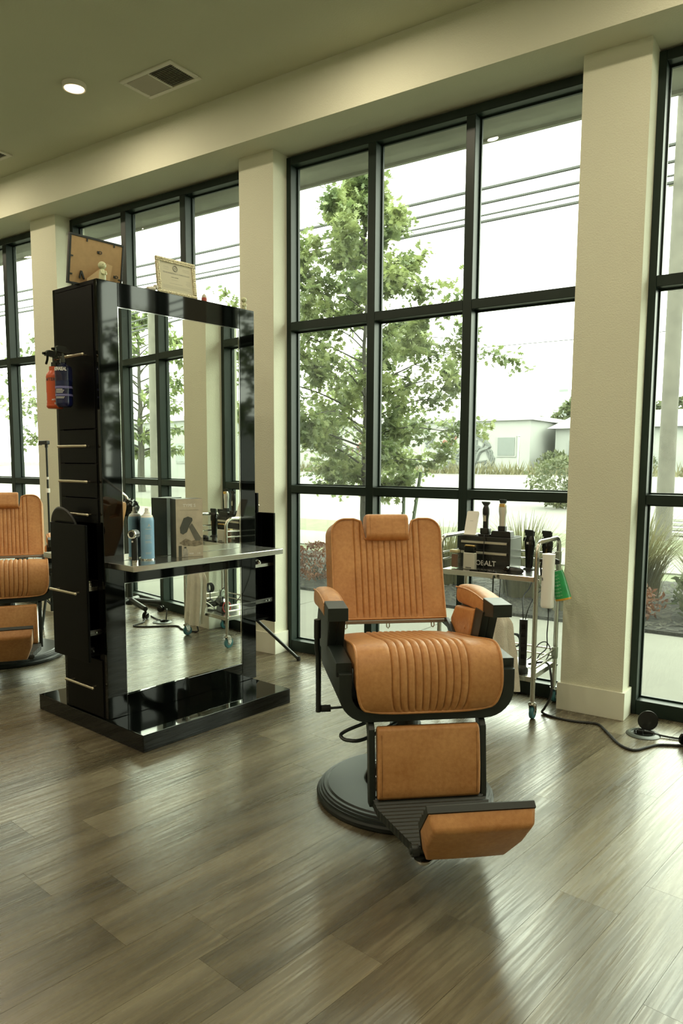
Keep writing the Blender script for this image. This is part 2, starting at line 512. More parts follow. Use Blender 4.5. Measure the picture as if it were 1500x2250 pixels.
# floor: a base slab with loose-laid planks on it, running out towards the windows
b = B(); b.box(X0, X1, Y0, YW + 0.1, -0.12, -0.003)
floor = struct(b.build('floor', mat('floor_joint_dark', (0.02, 0.015, 0.008), 0.8), None, 0), 'brown grey wood plank floor')  # dark base material that shows in the joints between planks
PA = math.radians(-7.5); PW = 0.189; PL = 1.22; POFF = -0.774
ca, sa = math.cos(PA), math.sin(PA)
known = {-1.908: 1.056, -1.719: 1.266, -1.530: 1.158, -1.152: 1.779, -0.963: 2.12, -2.475: 1.349}
def clip(poly, f):
    out = []
    for i in range(len(poly)):
        a, c = poly[i], poly[(i + 1) % len(poly)]
        fa, fc = f(a), f(c)
        if fa >= 0: out.append(a)
        if fa * fc < 0:
            t = fa / (fa - fc); out.append((a[0] + (c[0] - a[0]) * t, a[1] + (c[1] - a[1]) * t))
    return out
def wpt(p, q):                            # plank axes -> room
    return (p * ca - q * sa, p * sa + q * ca)
# (p along ca,sa ; q along -sa,ca)
planks = []
prng = random.Random(11)
row = int(math.floor((X0 - 2) / PW))
k0 = -70
for k in range(-58, 30):
    p0 = POFF + k * PW
    key = min(known, key=lambda t: abs(t - p0))
    qs = known[key] if abs(key - p0) < 0.02 else prng.uniform(0, PL)
    q = qs - 8 * PL
    while q < 6.0:
        poly = [(p0 + 0.0004, q + 0.0004), (p0 + PW - 0.0004, q + 0.0004), (p0 + PW - 0.0004, q + PL - 0.0004), (p0 + 0.0004, q + PL - 0.0004)]
        wp = [wpt(*t) for t in poly]
        for f in (lambda t: t[0] - X0, lambda t: X1 - t[0], lambda t: t[1] - Y0, lambda t: YW + 0.02 - t[1]):
            if len(wp) > 2: wp = clip(wp, f)
        if len(wp) > 2:
            c = wpt(p0 + PW / 2, q + PL / 2)
            planks.append((c, wp))
        q += PL
def in_view(c):
    d = Vector((c[0], c[1], 0)) - Vector((0, 0, 1.33))
    z = d.dot(fwd)
    if z < 0.3: return 1e9
    u = d.dot(r2) / z; w = d.dot(u2) / z
    if abs(u) > 0.75 or abs(w) > 0.95: return 1e6 + z
    return z
planks.sort(key=lambda t: in_view(t[0]))
def plank_mesh(bb, wp, c):
    top = [(x - c[0], y - c[1]) for x, y in wp]
    loc = [(x * ca + y * sa, -x * sa + y * ca) for x, y in top]
    bb.prism(loc, 'z', -0.003, 0.0)
    return bb
for c, wp in planks[:290]:
    o = plank_mesh(B(), wp, c).build('plank', WOOD, floor, 0)
    o.location = (c[0], c[1], 0); o.rotation_euler = (0, 0, PA)
rest = B()
for c, wp in planks[290:]:
    va = [rest.v((x, y, 0.0)) for x, y in wp]
    rest.face(va)
rest.build('plank_field', WOOD, floor, 0, kind='stuff')

# walls, ceiling, header over the windows
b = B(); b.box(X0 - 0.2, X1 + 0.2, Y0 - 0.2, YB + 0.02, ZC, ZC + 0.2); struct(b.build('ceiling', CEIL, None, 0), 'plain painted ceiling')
b = B(); b.box(X0 - 0.2, X1 + 0.2, Y0 - 0.2, Y0, -0.1, ZC); struct(b.build('wall_back', DARKWALL, None, 0), 'plain wall behind the viewer')
b = B(); b.box(X0 - 0.2, X0, Y0, YW + 0.15, -0.1, ZC); struct(b.build('wall_left', DARKWALL, None, 0), 'plain far end wall')
b = B(); b.box(X1, X1 + 0.2, Y0, YW + 0.15, -0.1, ZC); struct(b.build('wall_right', DARKWALL, None, 0), 'plain near end wall')
b = B()
b.prism([(YB, ZS), (YW + 0.15, ZS), (YW + 0.15, ZC + 0.2), (YB, ZC + 0.2)], 'x', X0 - 0.2, X1 + 0.2, bevel=0.006)
struct(b.build('wall_header', WALL, None, 40), 'long dropped beam above the windows')
for i, (a, c) in enumerate(PIERS):
    b = B(); b.prism([(a, YP), (c, YP), (c, YW + 0.15), (a, YW + 0.15)], 'z', -0.1, ZS + 0.01, bevel=0.004)
    pr = struct(b.build('wall_pier_%d' % (i + 1), WALL, None, 40), 'cream pier between two windows')
    t = 0.014
    b = B()
    b.prism([(a - t, YP - t), (c + t, YP - t), (c + t, YW - 0.004), (c, YW - 0.004), (c, YP), (a, YP), (a, YW - 0.004), (a - t, YW - 0.004)], 'z', 0.0, 0.148, bevel=0.0025)
    struct(b.build('baseboard_pier_%d' % (i + 1), TRIM, None, 40), 'cream baseboard round a pier')
b = B(); b.box(X0, X1, Y0, Y0 + 0.014, 0, 0.148, 0.003); struct(b.build('baseboard_back', TRIM, None, 40), 'cream baseboard of the back wall')

# windows: dark frames, three bays wide, three panes high
FD = 0.105
def window(n, xa, xb, mulls):
    w = sempty('window_%d' % n, 'tall dark framed storefront window', (0, 0, 0))
    fw = 0.037
    def bar(name, x0, x1, z0, z1):
        bb = B(); bb.box(x0, x1, YW, YW + FD, z0, z1, 0.0025, 1)
        return bb.build(name, FRAME, w, 30)
    bar('jamb', xa, xa + fw, 0.0, ZH); bar('jamb', xb - fw, xb, 0.0, ZH)
    bar('head', xa + fw, xb - fw, ZH - 0.05, ZH)
    bar('sill', xa + fw, xb - fw, 0.0, ZST)
    edges = [xa + fw] + [e for m in mulls for e in (m, m + 0.0565)] + [xb - fw]
    for m in mulls:
        bar('mullion', m, m + 0.0565, ZST, ZH - 0.05)
    for i in range(0, len(edges), 2):
        x0, x1 = edges[i], edges[i + 1]
        bar('transom', x0, x1, ZMB, ZMT); bar('transom', x0, x1, ZLB, ZLT)
        for z0, z1 in ((ZST, ZLB), (ZLT, ZMB), (ZMT, ZH - 0.05)):
            bb = B(); bb.box(x0, x1, YW + 0.086, YW + 0.090, z0, z1)
            bb.build('pane', GLASS, w, 0)
            g = 0.009
            bb = B()
            for (a0, a1, c0, c1) in ((x0, x0 + g, z0, z1), (x1 - g, x1, z0, z1), (x0 + g, x1 - g, z0, z0 + g), (x0 + g, x1 - g, z1 - g, z1)):
                bb.box(a0, a1, YW + 0.070, YW + 0.0855, c0, c1)
            bb.build('glazing_bead', FRAME, w, 0)
    return w
window(1, X0, -8.16, [-9.5, -8.84])
window(2, -7.82, -5.873, [-7.179, -6.518])
window(3, -5.5315, -3.5233, [-4.891, -4.233])
window(4, -3.2286, -1.2402, [-2.589, -1.934])
window(5, -0.9163, 1.05, [-0.302, 0.354])
window(6, 1.37, X1, [2.03, 2.69])

# ceiling air vents
LOUVRE = mat('vent_white_enamel', (0.72, 0.72, 0.62), 0.5, var=0.02)
DUCT = mat('dark_duct', (0.012, 0.012, 0.01), 0.9)
def vent(x0, x1, y0, y1, label):
    t = thing('ceiling_vent', label, 'vent', ((x0 + x1) / 2, (y0 + y1) / 2, ZC), 0, 'ceiling air vents')
    hx, hy = (x1 - x0) / 2, (y1 - y0) / 2
    b = B()
    for q in ((-hx, hx, -hy, -hy + 0.03), (-hx, hx, hy - 0.03, hy), (-hx, -hx + 0.03, -hy + 0.03, hy - 0.03), (hx - 0.03, hx, -hy + 0.03, hy - 0.03), (-0.006, 0.006, -hy + 0.03, hy - 0.03)):
        b.box(q[0], q[1], q[2], q[3], -0.010, 0.0, 0.002, 1)
    b.build('frame', LOUVRE, t, 30)
    b = B(); b.box(-hx + 0.02, hx - 0.02, -hy + 0.02, hy - 0.02, -0.002, 0.0)
    b.build('duct_opening', DUCT, t, 0)
    n = 13
    for side in (-1, 1):
        for i in range(n):
            y = -hy + 0.036 + (2 * hy - 0.072) * (i + 0.5) / n
            b = B()
            xa, xb = sorted((side * 0.008, side * (hx - 0.031)))
            s = -side * 0.0058
            b.prism([(y - 0.0048, -0.004 + s), (y - 0.0048, -0.0052 + s), (y + 0.0048, -0.0052 - s), (y + 0.0048, -0.004 - s)], 'x', xa, xb)
            b.build('slat', LOUVRE, t, 0)
    return t
vent(-3.883, -3.431, 3.272, 3.530, 'white ceiling air vent with two louvre banks, nearest the beam')
vent(-5.915, -5.455, 3.300, 3.555, 'white ceiling air vent cut off by the left edge of the photo')

# ceiling downlights
LAMPGLASS = mat('lit_lamp_diffuser', (0.9, 0.85, 0.7), 0.4, emit=(1.0, 0.74, 0.44), estr=0.30)
LAMPRING = mat('lamp_ring_white', (0.8, 0.78, 0.7), 0.5)
lamp_xs = [-7.86, -6.0, -4.143, -2.285, -0.43, 1.43]
lamp_ys = [3.14, 1.33, -0.47, -2.3]
LAMP_POWER = 1.3
first = True
for yy in lamp_ys:
    for xx in lamp_xs:
        vis = abs(xx + 4.143) < 0.01 and yy == 3.14
        t = thing('ceiling_downlight', 'round lit ceiling downlight beside the air vent' if vis else 'round ceiling downlight outside the photo, row %s from the windows, %s from the left' % (('one', 'two', 'three', 'four')[lamp_ys.index(yy)], ('first', 'second', 'third', 'fourth', 'fifth', 'sixth')[lamp_xs.index(xx)]), 'light', (xx, yy, ZC), 0, 'ceiling downlights')
        b = B(); b.lathe([(0.058, -0.012), (0.060, -0.026), (0.066, -0.030), (0.071, -0.028), (0.073, 0.0)], seg=40)
        b.build('ring', LAMPRING, t, 40)
        b = B(); b.lathe([(0.0, -0.0285), (0.059, -0.0285), (0.059, -0.016), (0.0, -0.016)], seg=40)
        b.build('diffuser', LAMPGLASS, t, 40)
        ld = bpy.data.lights.new('downlight_glow', 'AREA'); ld.shape = 'DISK'; ld.size = 0.11
        ld.energy = LAMP_POWER; ld.color = (1.0, 0.86, 0.62)
        lo = bpy.data.objects.new('downlight_glow', ld); COL.objects.link(lo); lo.parent = t; lo.location = (0, 0, -0.034)

# ------------------------------------------------------------------ outside: pavement, bed, street, far side
CONC = mat('pale_concrete', (0.135, 0.135, 0.115), 0.85, var=0.06, scale=2.5, bump=0.1, bscale=90)
ASPH = mat('bleached_asphalt', (0.115, 0.115, 0.105), 0.9, var=0.08, scale=0.6)
MULCH = mat('dark_mulch', (0.010, 0.010, 0.0075), 0.95, var=0.55, scale=28, bump=1.0, bscale=45)
GRASS = mat('mown_grass', (0.078, 0.092, 0.046), 0.95, var=0.25, scale=6, bump=0.6, bscale=60)
DRYGRASS = mat('dry_rough_grass', (0.10, 0.105, 0.062), 0.95, var=0.3, scale=0.8, bump=0.6, bscale=20)
GZ = -0.08
def ground(name, y0, y1, z0, z1, m, label, x0=-70, x1=45, kind='structure', nx=1):
    bb = B(); vs = [bb.v(p) for p in ((x0, y0, z0), (x1, y0, z0), (x1, y1, z1), (x0, y1, z1))]; bb.face(vs)
    lo = [bb.v(p) for p in ((x0, y0, z0 - 0.3), (x1, y0, z0 - 0.3), (x1, y1, z1 - 0.3), (x0, y1, z1 - 0.3))]
    bb.face(lo[::-1])
    for i in range(4):
        bb.face([vs[i], lo[i], lo[(i + 1) % 4], vs[(i + 1) % 4]])
    o = bb.build(name, m, None, 0); o['kind'] = kind; o['label'] = label
    return o
ap = ground('pavement_apron', YW + 0.12, 6.55, GZ - 0.012, GZ - 0.012, mat('apron_joint', (0.06, 0.06, 0.05), 0.9), 'pale concrete apron outside the windows', -16, 12)
for i in range(9):
    x = -9.0 + i * 1.52
    bb = B(); bb.prism([(x + 0.006, YW + 0.125), (x + 1.514, YW + 0.125), (x + 1.514, 6.55), (x + 0.006, 6.55)], 'z', GZ - 0.02, GZ, bevel=0.004, seg=1)
    bb.build('slab', CONC, ap, 30)
bed = ground('planting_bed', 6.55, 9.2, GZ + 0.03, GZ + 0.06, MULCH, 'dark mulch of the planting bed', kind='stuff', x0=-30, x1=25)
tag(bed, 'dark shredded mulch of the planting bed outside', 'mulch', kind='stuff')
ground('lawn_strip', 9.2, 10.2, GZ + 0.02, GZ, GRASS, 'narrow mown grass edge')
ground('sidewalk', 10.2, 12.2, GZ + 0.02, GZ + 0.02, CONC, 'pale concrete sidewalk')
ground('verge', 12.2, 14.7, GZ + 0.02, GZ + 0.02, GRASS, 'mown grass verge beside the street')
ground('street', 14.7, 27.0, GZ - 0.08, 0.25, ASPH, 'bleached asphalt street')
ground('far_lot', 27.0, 44.0, 0.25, 0.80, mat('far_lot_concrete', (0.125, 0.125, 0.115), 0.9, scale=0.4), 'pale paved lot across the street')
ground('far_field', 44.0, 130.0, 0.80, 1.0, DRYGRASS, 'rough grass beyond the lot', -160, 90)
LINE = mat('road_paint', (0.25, 0.25, 0.23), 0.8)
for i in range(4):
    bb = B(); bb.box(-3.4 + i * 0.0, 4.0, 16.0 + i * 0.9, 16.35 + i * 0.9, -0.139 + (1.3 + i * 0.9) * 0.0333, -0.08 + (1.3 + i * 0.9) * 0.0333)
    tag(bb.build('crosswalk_stripe', LINE, None, 0), 'white crosswalk stripe on the street behind the utility pole, %s of four' % ('nearest', 'second', 'third', 'farthest')[i], 'road marking', 'crosswalk stripes')

# canopy over the windows outside
CANOPY = mat('canopy_soffit', (0.34, 0.34, 0.29), 0.8, var=0.12, scale=3)
b = B(); b.box(-14, 8, YW + 0.15, 5.32, 3.64, 3.86)
cn = struct(b.build('canopy', CANOPY, None, 0), 'flat grey canopy outside above the windows')
for y in (4.45, 4.75, 5.05, 5.28):
    bb = B(); bb.box(-14, 8, y, y + 0.035, 3.618, 3.64); bb.build('canopy_rib', CANOPY, cn, 0)
b = B(); b.box(-14, 8, YW + 0.11, YW + 0.30, 3.30, 3.70); struct(b.build('wall_outside_lintel', CANOPY, None, 0))

# power lines and poles
WOODPOLE = mat('weathered_pole_timber', (0.085, 0.080, 0.066), 0.9, var=0.2, scale=5)
WIRE = mat('wire_grey', (0.03, 0.033, 0.03), 0.7)
wire_names = ['highest', 'second', 'third', 'lowest']
for k, (z, r) in enumerate(((6.83, 0.034), (6.55, 0.030), (6.32, 0.020), (6.20, 0.032))):
    pts = [(-60 + i * 5, 14.47, z - 0.20 + 0.0005 * (((-60 + i * 5) % 40) - 20) ** 2) for i in range(20)]
    bb = B(); bb.tube(pts, r, 6)
    tag(bb.build('power_line', WIRE, None, 40), 'grey overhead power line, %s of the four seen in the sky' % wire_names[k], 'cable', 'overhead power lines')
bb = B(); bb.tube([(-60, 20.5, 4.6), (40, 20.5, 4.6)], 0.012, 5)
tag(bb.build('power_line', WIRE, None, 40), 'thin single wire low across the white sky', 'cable', 'overhead power lines')
def pole(x, y, label, r=0.15, h=9.0):
    t = thing('utility_pole', label, 'pole', (x, y, GZ), 0, 'utility poles')
    bb = B(); bb.cyl((0, 0, 0), (0, 0, h), r, r * 0.8, 18); bb.build('shaft', WOODPOLE, t, 40)
    bb = B(); bb.box(-0.08, 0.08, -1.1, 1.1, 7.6, 7.75); bb.build('crossarm', WOODPOLE, t, 0)
    bb = B(); bb.tube([(-0.2, 0, 6.2), (0.6, 0.0, 6.25), (1.1, 0, 6.5)], 0.03, 8); bb.build('bracket_arm', STEEL, t, 40)
pole(-2.78, 14.5, 'grey timber utility pole seen through the right hand window')
pole(15.6, 13.2, 'timber utility pole seen only in the mirror', 0.17)
pole(11.2, 15.2, 'slim timber pole seen only in the mirror beside the other', 0.10, 8)

# buildings across the street
WHITEWALL = mat('whitewashed_wall', (0.23, 0.24, 0.23), 0.9, var=0.05, scale=0.5)
WINDOWDARK = mat('far_window_glass', (0.08, 0.095, 0.09), 0.2)
ROOFW = mat('pale_roof', (0.3, 0.31, 0.3), 0.8)
GRAF = [mat('mural_paint_grey', (0.10, 0.11, 0.105), 0.9), mat('mural_paint_red', (0.17, 0.08, 0.06), 0.9), mat('mural_paint_black', (0.05, 0.05, 0.05), 0.9)]
def building(name, label, x0, x1, y0, y1, z0, z1, wins, m=WHITEWALL, gable=False, group='buildings across the street'):
    t = thing(name, label, 'building', (x0, y0, z0), 0, group)
    w, d, h = x1 - x0, y1 - y0, z1 - z0
    bb = B(); bb.box(0, w, 0, d, 0, h); bb.build('wall', m, t, 0)
    bb = B()
    if gable:
        bb.prism([(-0.4, h), (d + 0.4, h), (d / 2, h + 1.3)], 'x', -0.4, w + 0.4)
    else:
        bb.box(-0.2, w + 0.2, -0.2, d + 0.2, h, h + 0.25)
    bb.build('roof', ROOFW, t, 0)
    for (a, c, e, g) in wins:
        bb = B(); bb.box(a, c, -0.06, 0.03, e, g); wn = bb.build('window', WHITEWALL, t, 0)
        bb = B(); bb.box(a + 0.08, c - 0.08, -0.09, -0.05, e + 0.08, g - 0.08); bb.build('pane', WINDOWDARK, wn, 0)
    return t
tb = building('mural_building', 'long white building with grey and red mural lettering across the street', -43, -15.4, 42, 53, 0.75, 3.75, [(25.6, 26.8, 0.9, 2.1)])
grng = random.Random(5)
for i in range(46):
    x = grng.uniform(6, 25.2) if i < 26 else grng.uniform(22.5, 25.2); z = grng.uniform(0.5, 2.4)
    bb = B(); pts = [(x, -0.03, z)]
    for _ in range(4):
        pts.append((pts[-1][0] + grng.uniform(-0.6, 0.6), -0.03, min(2.7, max(0.3, pts[-1][2] + grng.uniform(-0.7, 0.7)))))
    bb.tube(smooth_path(pts, 3), grng.uniform(0.05, 0.13), 5)
    bb.build('mural_stroke', GRAF[grng.choice((0, 0, 1, 2))] if x < 22 else GRAF[0], tb, 0)
building('white_warehouse', 'pale low warehouse with two narrow windows across the street', -14.6, 2.0, 44, 56, 0.8, 3.3, [(0.75, 1.25, 0.6, 1.9), (3.1, 3.6, 0.6, 1.9), (7.4, 8.2, 0.6, 1.9)], gable=True)
building('storage_shed', 'pale garage seen only in the mirror', 28, 40, 24, 34, 0.2, 3.6, [(2, 4, 1, 2.2), (6, 9, 0.1, 2.4)])
HAZE = mat('hazy_tower_glass', (0.13, 0.15, 0.145), 0.6)
for (x, w, z, lab) in ((-68, 6.0, 20.0, 'tall hazy city tower on the far horizon'), (-80.5, 4.6, 11.3, 'lower hazy city tower on the far horizon')):
    bb = B(); bb.box(x, x + w, 200, 206, -1, z); bb.box(x + w * 0.3, x + w * 0.7, 201, 205, z, z + 0.8)
    tag(bb.build('distant_tower', HAZE, None, 0), lab, 'building', 'distant towers')
# chain link fence posts of the far lot
for i in range(9):
    x = -28 + i * 3.1
    bb = B(); bb.cyl((0, 0, 0), (0, 0, 2.1), 0.05, seg=8); bb.ball((0, 0, 2.12), 0.07, 8, 5)
    o = bb.build('fence_post', STEEL, None, 40); o.location = (x, 40.8, 0.67)
    tag(o, 'thin steel fence post before the far white buildings, %s from the left' % ('first', 'second', 'third', 'fourth', 'fifth', 'sixth', 'seventh', 'eighth', 'ninth')[i], 'post', 'far lot fence posts')

# foliage
LEAF = leaf_mat('oak_leaf', (0.080, 0.115, 0.042), (0.215, 0.255, 0.095))
LEAF2 = leaf_mat('shrub_leaf', (0.045, 0.06, 0.026), (0.095, 0.11, 0.048))
REDLEAF = leaf_mat('red_shrub_leaf', (0.075, 0.03, 0.016), (0.17, 0.07, 0.034))
BLADE = leaf_mat('grass_blade', (0.085, 0.084, 0.034), (0.165, 0.152, 0.072))
BARK = mat('grey_bark', (0.045, 0.044, 0.033), 0.9, var=0.3, scale=20, bump=0.5, bscale=60)
def oak_leaf(bb, c, d, n, s):
    """lobed leaf, stalk at c, pointing along d with face normal n"""
    d = d.normalized(); r = d.cross(n)
    if r.length < 1e-4: r = d.orthogonal()
    r.normalize()
    out = [(0, 0), (0.10, 0.12), (0.36, 0.22), (0.14, 0.36), (0.46, 0.52), (0.15, 0.62), (0.30, 0.84), (0.06, 0.82), (0, 1.05)]
    pts = out + [(-x, y) for x, y in out[-2:0:-1]]
    vs = [bb.v(c + (r * x + d * y) * s + n * (-0.10 * s * abs(x) * 2)) for x, y in pts]
    m = len(pts)
    mid = bb.v(c + d * (0.5 * s))
    for i in range(m):
        bb.face([vs[i], vs[(i + 1) % m], mid])
def simple_leaf(bb, c, d, n, s):
    d = d.normalized(); r = d.cross(n)
    if r.length < 1e-4: r = d.orthogonal()
    r.normalize()
    vs = [bb.v(c), bb.v(c + d * 0.45 * s + r * 0.25 * s), bb.v(c + d * s), bb.v(c + d * 0.45 * s - r * 0.25 * s)]
    bb.face(vs)
def rnd_dir(rg):
    while True:
        v = Vector((rg.uniform(-1, 1), rg.uniform(-1, 1), rg.uniform(-1, 1)))
        if 0.05 < v.length < 1: return v.normalized()
def tree(label, x, y, h, prof, nleaf, seed, trunk_r=0.04, leaf_s=0.13, lobed=True, base=GZ + 0.04, nbr=46, mat_leaf=None, group='trees outside'):
    """prof(t) -> crown radius at height fraction t of the crown"""
    rg = random.Random(seed)
    t = thing('street_tree', label, 'tree', (x, y, base), 0, group)
    bb = B()
    z0 = h * 0.22
    path = [(0.02 * math.sin(i * 1.7), 0.02 * math.cos(i * 2.1), h * 0.97 * i / 12) for i in range(13)]
    bb.tube(path, [trunk_r * (1 - 0.85 * i / 12) for i in range(13)], 8)
    bb.build('trunk', BARK, t, 60)
    br = B(); lf = B(); tips = []
    for i in range(nbr):
        f = (i + 0.5) / nbr
        z = z0 + (h - z0) * f
        a = i * 2.399 + rg.uniform(-0.4, 0.4)
        R = prof(f) * rg.uniform(0.75, 1.08)
        st = Vector((0, 0, z * 0.93))
        e = Vector((math.cos(a) * R, math.sin(a) * R, z + rg.uniform(-0.05, 0.22) * R))
        mid = st.lerp(e, 0.5) + Vector((rg.uniform(-.1, .1) * R, rg.uniform(-.1, .1) * R, 0.10 * R))
        pth = smooth_path([st, mid, e], 4)
        r0 = trunk_r * 0.34 * (1 - f * 0.6)
        br.tube(pth, [max(0.003, r0 * (1 - 0.85 * k / (len(pth) - 1))) for k in range(len(pth))], 5)
        for _ in range(4):                       # twigs
            s = pth[rg.randrange(2, len(pth))]
            q = s + (rnd_dir(rg) * 0.5 + (e - st).normalized() * 0.4) * R * 0.45
            br.tube([s, q], [0.006, 0.002], 4)
            tips.append((s, q))
        tips.append((pth[2], e))
    per = max(1, nleaf // len(tips))
    for s, q in tips:
        for _ in range(per):
            c = s.lerp(q, rg.uniform(0.15, 1.05)) + rnd_dir(rg) * rg.uniform(0.0, 0.16)
            d = (rnd_dir(rg) + Vector((0, 0, -0.35)) + (q - s).normalized() * 0.5)
            n = (Vector((0, 0, 1)) + rnd_dir(rg) * 0.8).normalized()
            (oak_leaf if lobed else simple_leaf)(lf, c, d, n, leaf_s * rg.uniform(0.7, 1.2))
    br.build('branches', BARK, t, 60)
    lf.build('foliage', mat_leaf or LEAF, t, 0, kind='stuff')
    return t
def crown(t):
    pts = [(0, 0.55), (0.10, 1.05), (0.25, 1.45), (0.45, 1.5), (0.6, 1.25), (0.75, 0.72), (0.88, 0.36), (1.0, 0.06)]
    for (a, ra), (c, rc) in zip(pts, pts[1:]):
        if t <= c: return ra + (rc - ra) * (t - a) / (c - a)
    return 0.1
tree('young oak tree growing outside the middle window', -4.78, 7.55, 4.75, crown, 17000, 3, 0.045, 0.088)
tree('young oak tree outside the far left window', -9.9, 7.9, 4.4, crown, 5000, 8, 0.04, 0.09)
tree('young oak tree outside the window behind the mirror station', -6.9, 10.9, 3.2, crown, 3000, 15, 0.035, 0.09)
tree('big leafy tree seen only in the mirror', 16.5, 20.0, 9.5, lambda t: 3.2 * math.sin(math.pi * min(1, 0.15 + t * 0.85)) ** 0.7, 5200, 21, 0.2, 0.34, False, -0.1, 40)
tree('second leafy tree seen only in the mirror', 24.5, 17.6, 8.0, lambda t: 2.8 * math.sin(math.pi * min(1, 0.15 + t * 0.85)) ** 0.7, 4200, 22, 0.18, 0.32, False, -0.1, 40)
tree('leafy tree far behind the mural building', -17.6, 58, 5.4, lambda t: 3.2 * math.sin(math.pi * min(1, 0.2 + t * 0.8)), 1500, 31, 0.15, 0.6, False, 0.8, 26, LEAF2)
tree('leafy tree behind the white warehouse', -11.5, 62, 5.6, lambda t: 3.4 * math.sin(math.pi * min(1, 0.2 + t * 0.8)), 1500, 32, 0.15, 0.6, False, 0.8, 26, LEAF2)

def shrub(label, x, y, r, h, n, seed, m, leaf_s=0.08, base=GZ + 0.05, group='shrubs outside', name='shrub'):
    rg = random.Random(seed)
    t = thing(name, label, 'shrub', (x, y, base), 0, group)
    lf = B(); st = B()
    for i in range(14):
        a = rg.uniform(0, 6.28); q = Vector((math.cos(a) * r * 0.7, math.sin(a) * r * 0.7, h * rg.uniform(0.5, 0.95)))
        st.tube([(0, 0, 0), q * 0.5 + Vector((0, 0, 0.1 * h)), q], [0.008, 0.005, 0.002], 4)
    for _ in range(n):
        d = rnd_dir(rg); c = Vector((d.x * r, d.y * r, h * 0.5 + d.z * h * 0.5)) * 1.0
        c = Vector((c.x * rg.uniform(0.4, 1.05), c.y * rg.uniform(0.4, 1.05), max(0.02, c.z)))
        simple_leaf(lf, c, rnd_dir(rg) + Vector((0, 0, 0.4)), rnd_dir(rg), leaf_s * rg.uniform(0.6, 1.3))
    st.build('stems', BARK, t, 0); lf.build('foliage', m, t, 0, kind='stuff')
    return t
def grass_clump(label, x, y, h, n, seed, base=GZ + 0.05, lean=0.75):
    rg = random.Random(seed)
    t = thing('ornamental_grass', label, 'plant', (x, y, base), 0, 'ornamental grass clumps in the mulch bed')
    lf = B()
    for _ in range(n):
        a = rg.uniform(0, 6.28); L = h * rg.uniform(0.6, 1.1); le = rg.uniform(0.1, lean)
        dx, dy = math.cos(a), math.sin(a); w = 0.009
        c0 = Vector((dx * 0.22 * rg.random(), dy * 0.22 * rg.random(), 0))
        prev = None
        for k in range(5):
            f = k / 4
            p = c0 + Vector((dx * le * L * f * f, dy * le * L * f * f, L * (f - 0.35 * le * f * f * f)))
            ww = w * (1 - 0.9 * f)
            pr = (lf.v(p + Vector((-dy * ww, dx * ww, 0))), lf.v(p - Vector((-dy * ww, dx * ww, 0))))
            if prev: lf.face([prev[0], prev[1], pr[1], pr[0]])
            prev = pr
    lf.build('blades', BLADE, t, 0, kind='stuff')
    cb = B(); cb.lathe([(0.07, -0.02), (0.05, 0.03), (0.0, 0.05)], seg=10); cb.build('crown', BARK, t, 40)
    return t
shrub('reddish leafed shrub in the mulch bed left of the barber chair', -5.05, 7.0, 0.36, 0.42, 1000, 41, REDLEAF, 0.05)
shrub('second reddish shrub in the mulch bed further left', -5.80, 7.1, 0.36, 0.40, 900, 42, REDLEAF, 0.05)
shrub('low reddish shrub in the bed seen through the right hand window', -1.55, 6.95, 0.26, 0.26, 620, 43, REDLEAF, 0.05)
shrub('broad leafed green plant in the bed at the right edge', -1.02, 7.1, 0.26, 0.42, 420, 44, LEAF2, 0.09)
shrub('big rounded bush across the street seen at the right of the middle window', -6.75, 21.0, 1.0, 1.35, 1500, 45, LEAF2, 0.14, 0.10)
for i, (x, w) in enumerate(((-14.0, 1.05), (-11.8, 1.0), (-9.6, 1.05))):
    shrub('low dark hedge bush before the pale warehouse, %s' % ('leftmost', 'middle', 'rightmost')[i], x, 42.3, w, 1.15, 700, 50 + i, LEAF2, 0.25, 0.72)
grass_clump('pale wispy ornamental grass behind the cart', -2.75, 7.4, 0.85, 620, 61)
grass_clump('pale ornamental grass clump behind the towel', -3.75, 7.7, 0.7, 520, 62)
grass_clump('ornamental grass clump left of the cart, behind the chair back', -4.0, 7.0, 0.5, 420, 63)
grass_clump('tall wispy grass seen through the right hand window', -1.75, 8.0, 0.95, 620, 64)
grass_clump('small grass clump at the right edge of the photo', -1.0, 7.75, 0.75, 520, 65)
grass_clump('low grass clump nearest the glass behind the cart', -2.2, 7.0, 0.45, 380, 66)
rg = random.Random(77)
bb = B()
for _ in range(1300):
    a = rg.uniform(0, 6.28); L = rg.uniform(0.3, 0.9); c = Vector((rg.uniform(-37, 0), 40.0 + rg.uniform(-0.5, 0.5), 0.66))
    q = c + Vector((math.cos(a) * 0.3, math.sin(a) * 0.3, L))
    bb.face([bb.v(c - Vector((0.05, 0, 0))), bb.v(c + Vector((0.05, 0, 0))), bb.v(q)])
tag(bb.build('weeds', BLADE, None, 0), 'ragged pale weeds along the foot of the far white wall', 'weeds', kind='stuff')
bb = B()
for _ in range(7000):
    x, y = rg.uniform(-9, 0.5), rg.uniform(6.6, 9.1)
    z = GZ + 0.03 + 0.03 * (y - 6.55) / 2.65; l = rg.uniform(0.02, 0.06); w = rg.uniform(0.006, 0.016); a = rg.uniform(0, 3.14); t = rg.uniform(0.0, 0.03)
    dx, dy = math.cos(a), math.sin(a)
    bb.face([bb.v((x + dx * l * p - dy * w * q, y + dy * l * p + dx * w * q, z + 0.006 + t * (0.5 + 0.5 * p))) for p, q in ((-1, -1), (1, -1), (1, 1), (-1, 1))])
bb.build('mulch_chips', mat('grey_brown_chips', (0.030, 0.029, 0.022), 0.95, var=0.8, scale=30), bed, 0, kind='stuff')

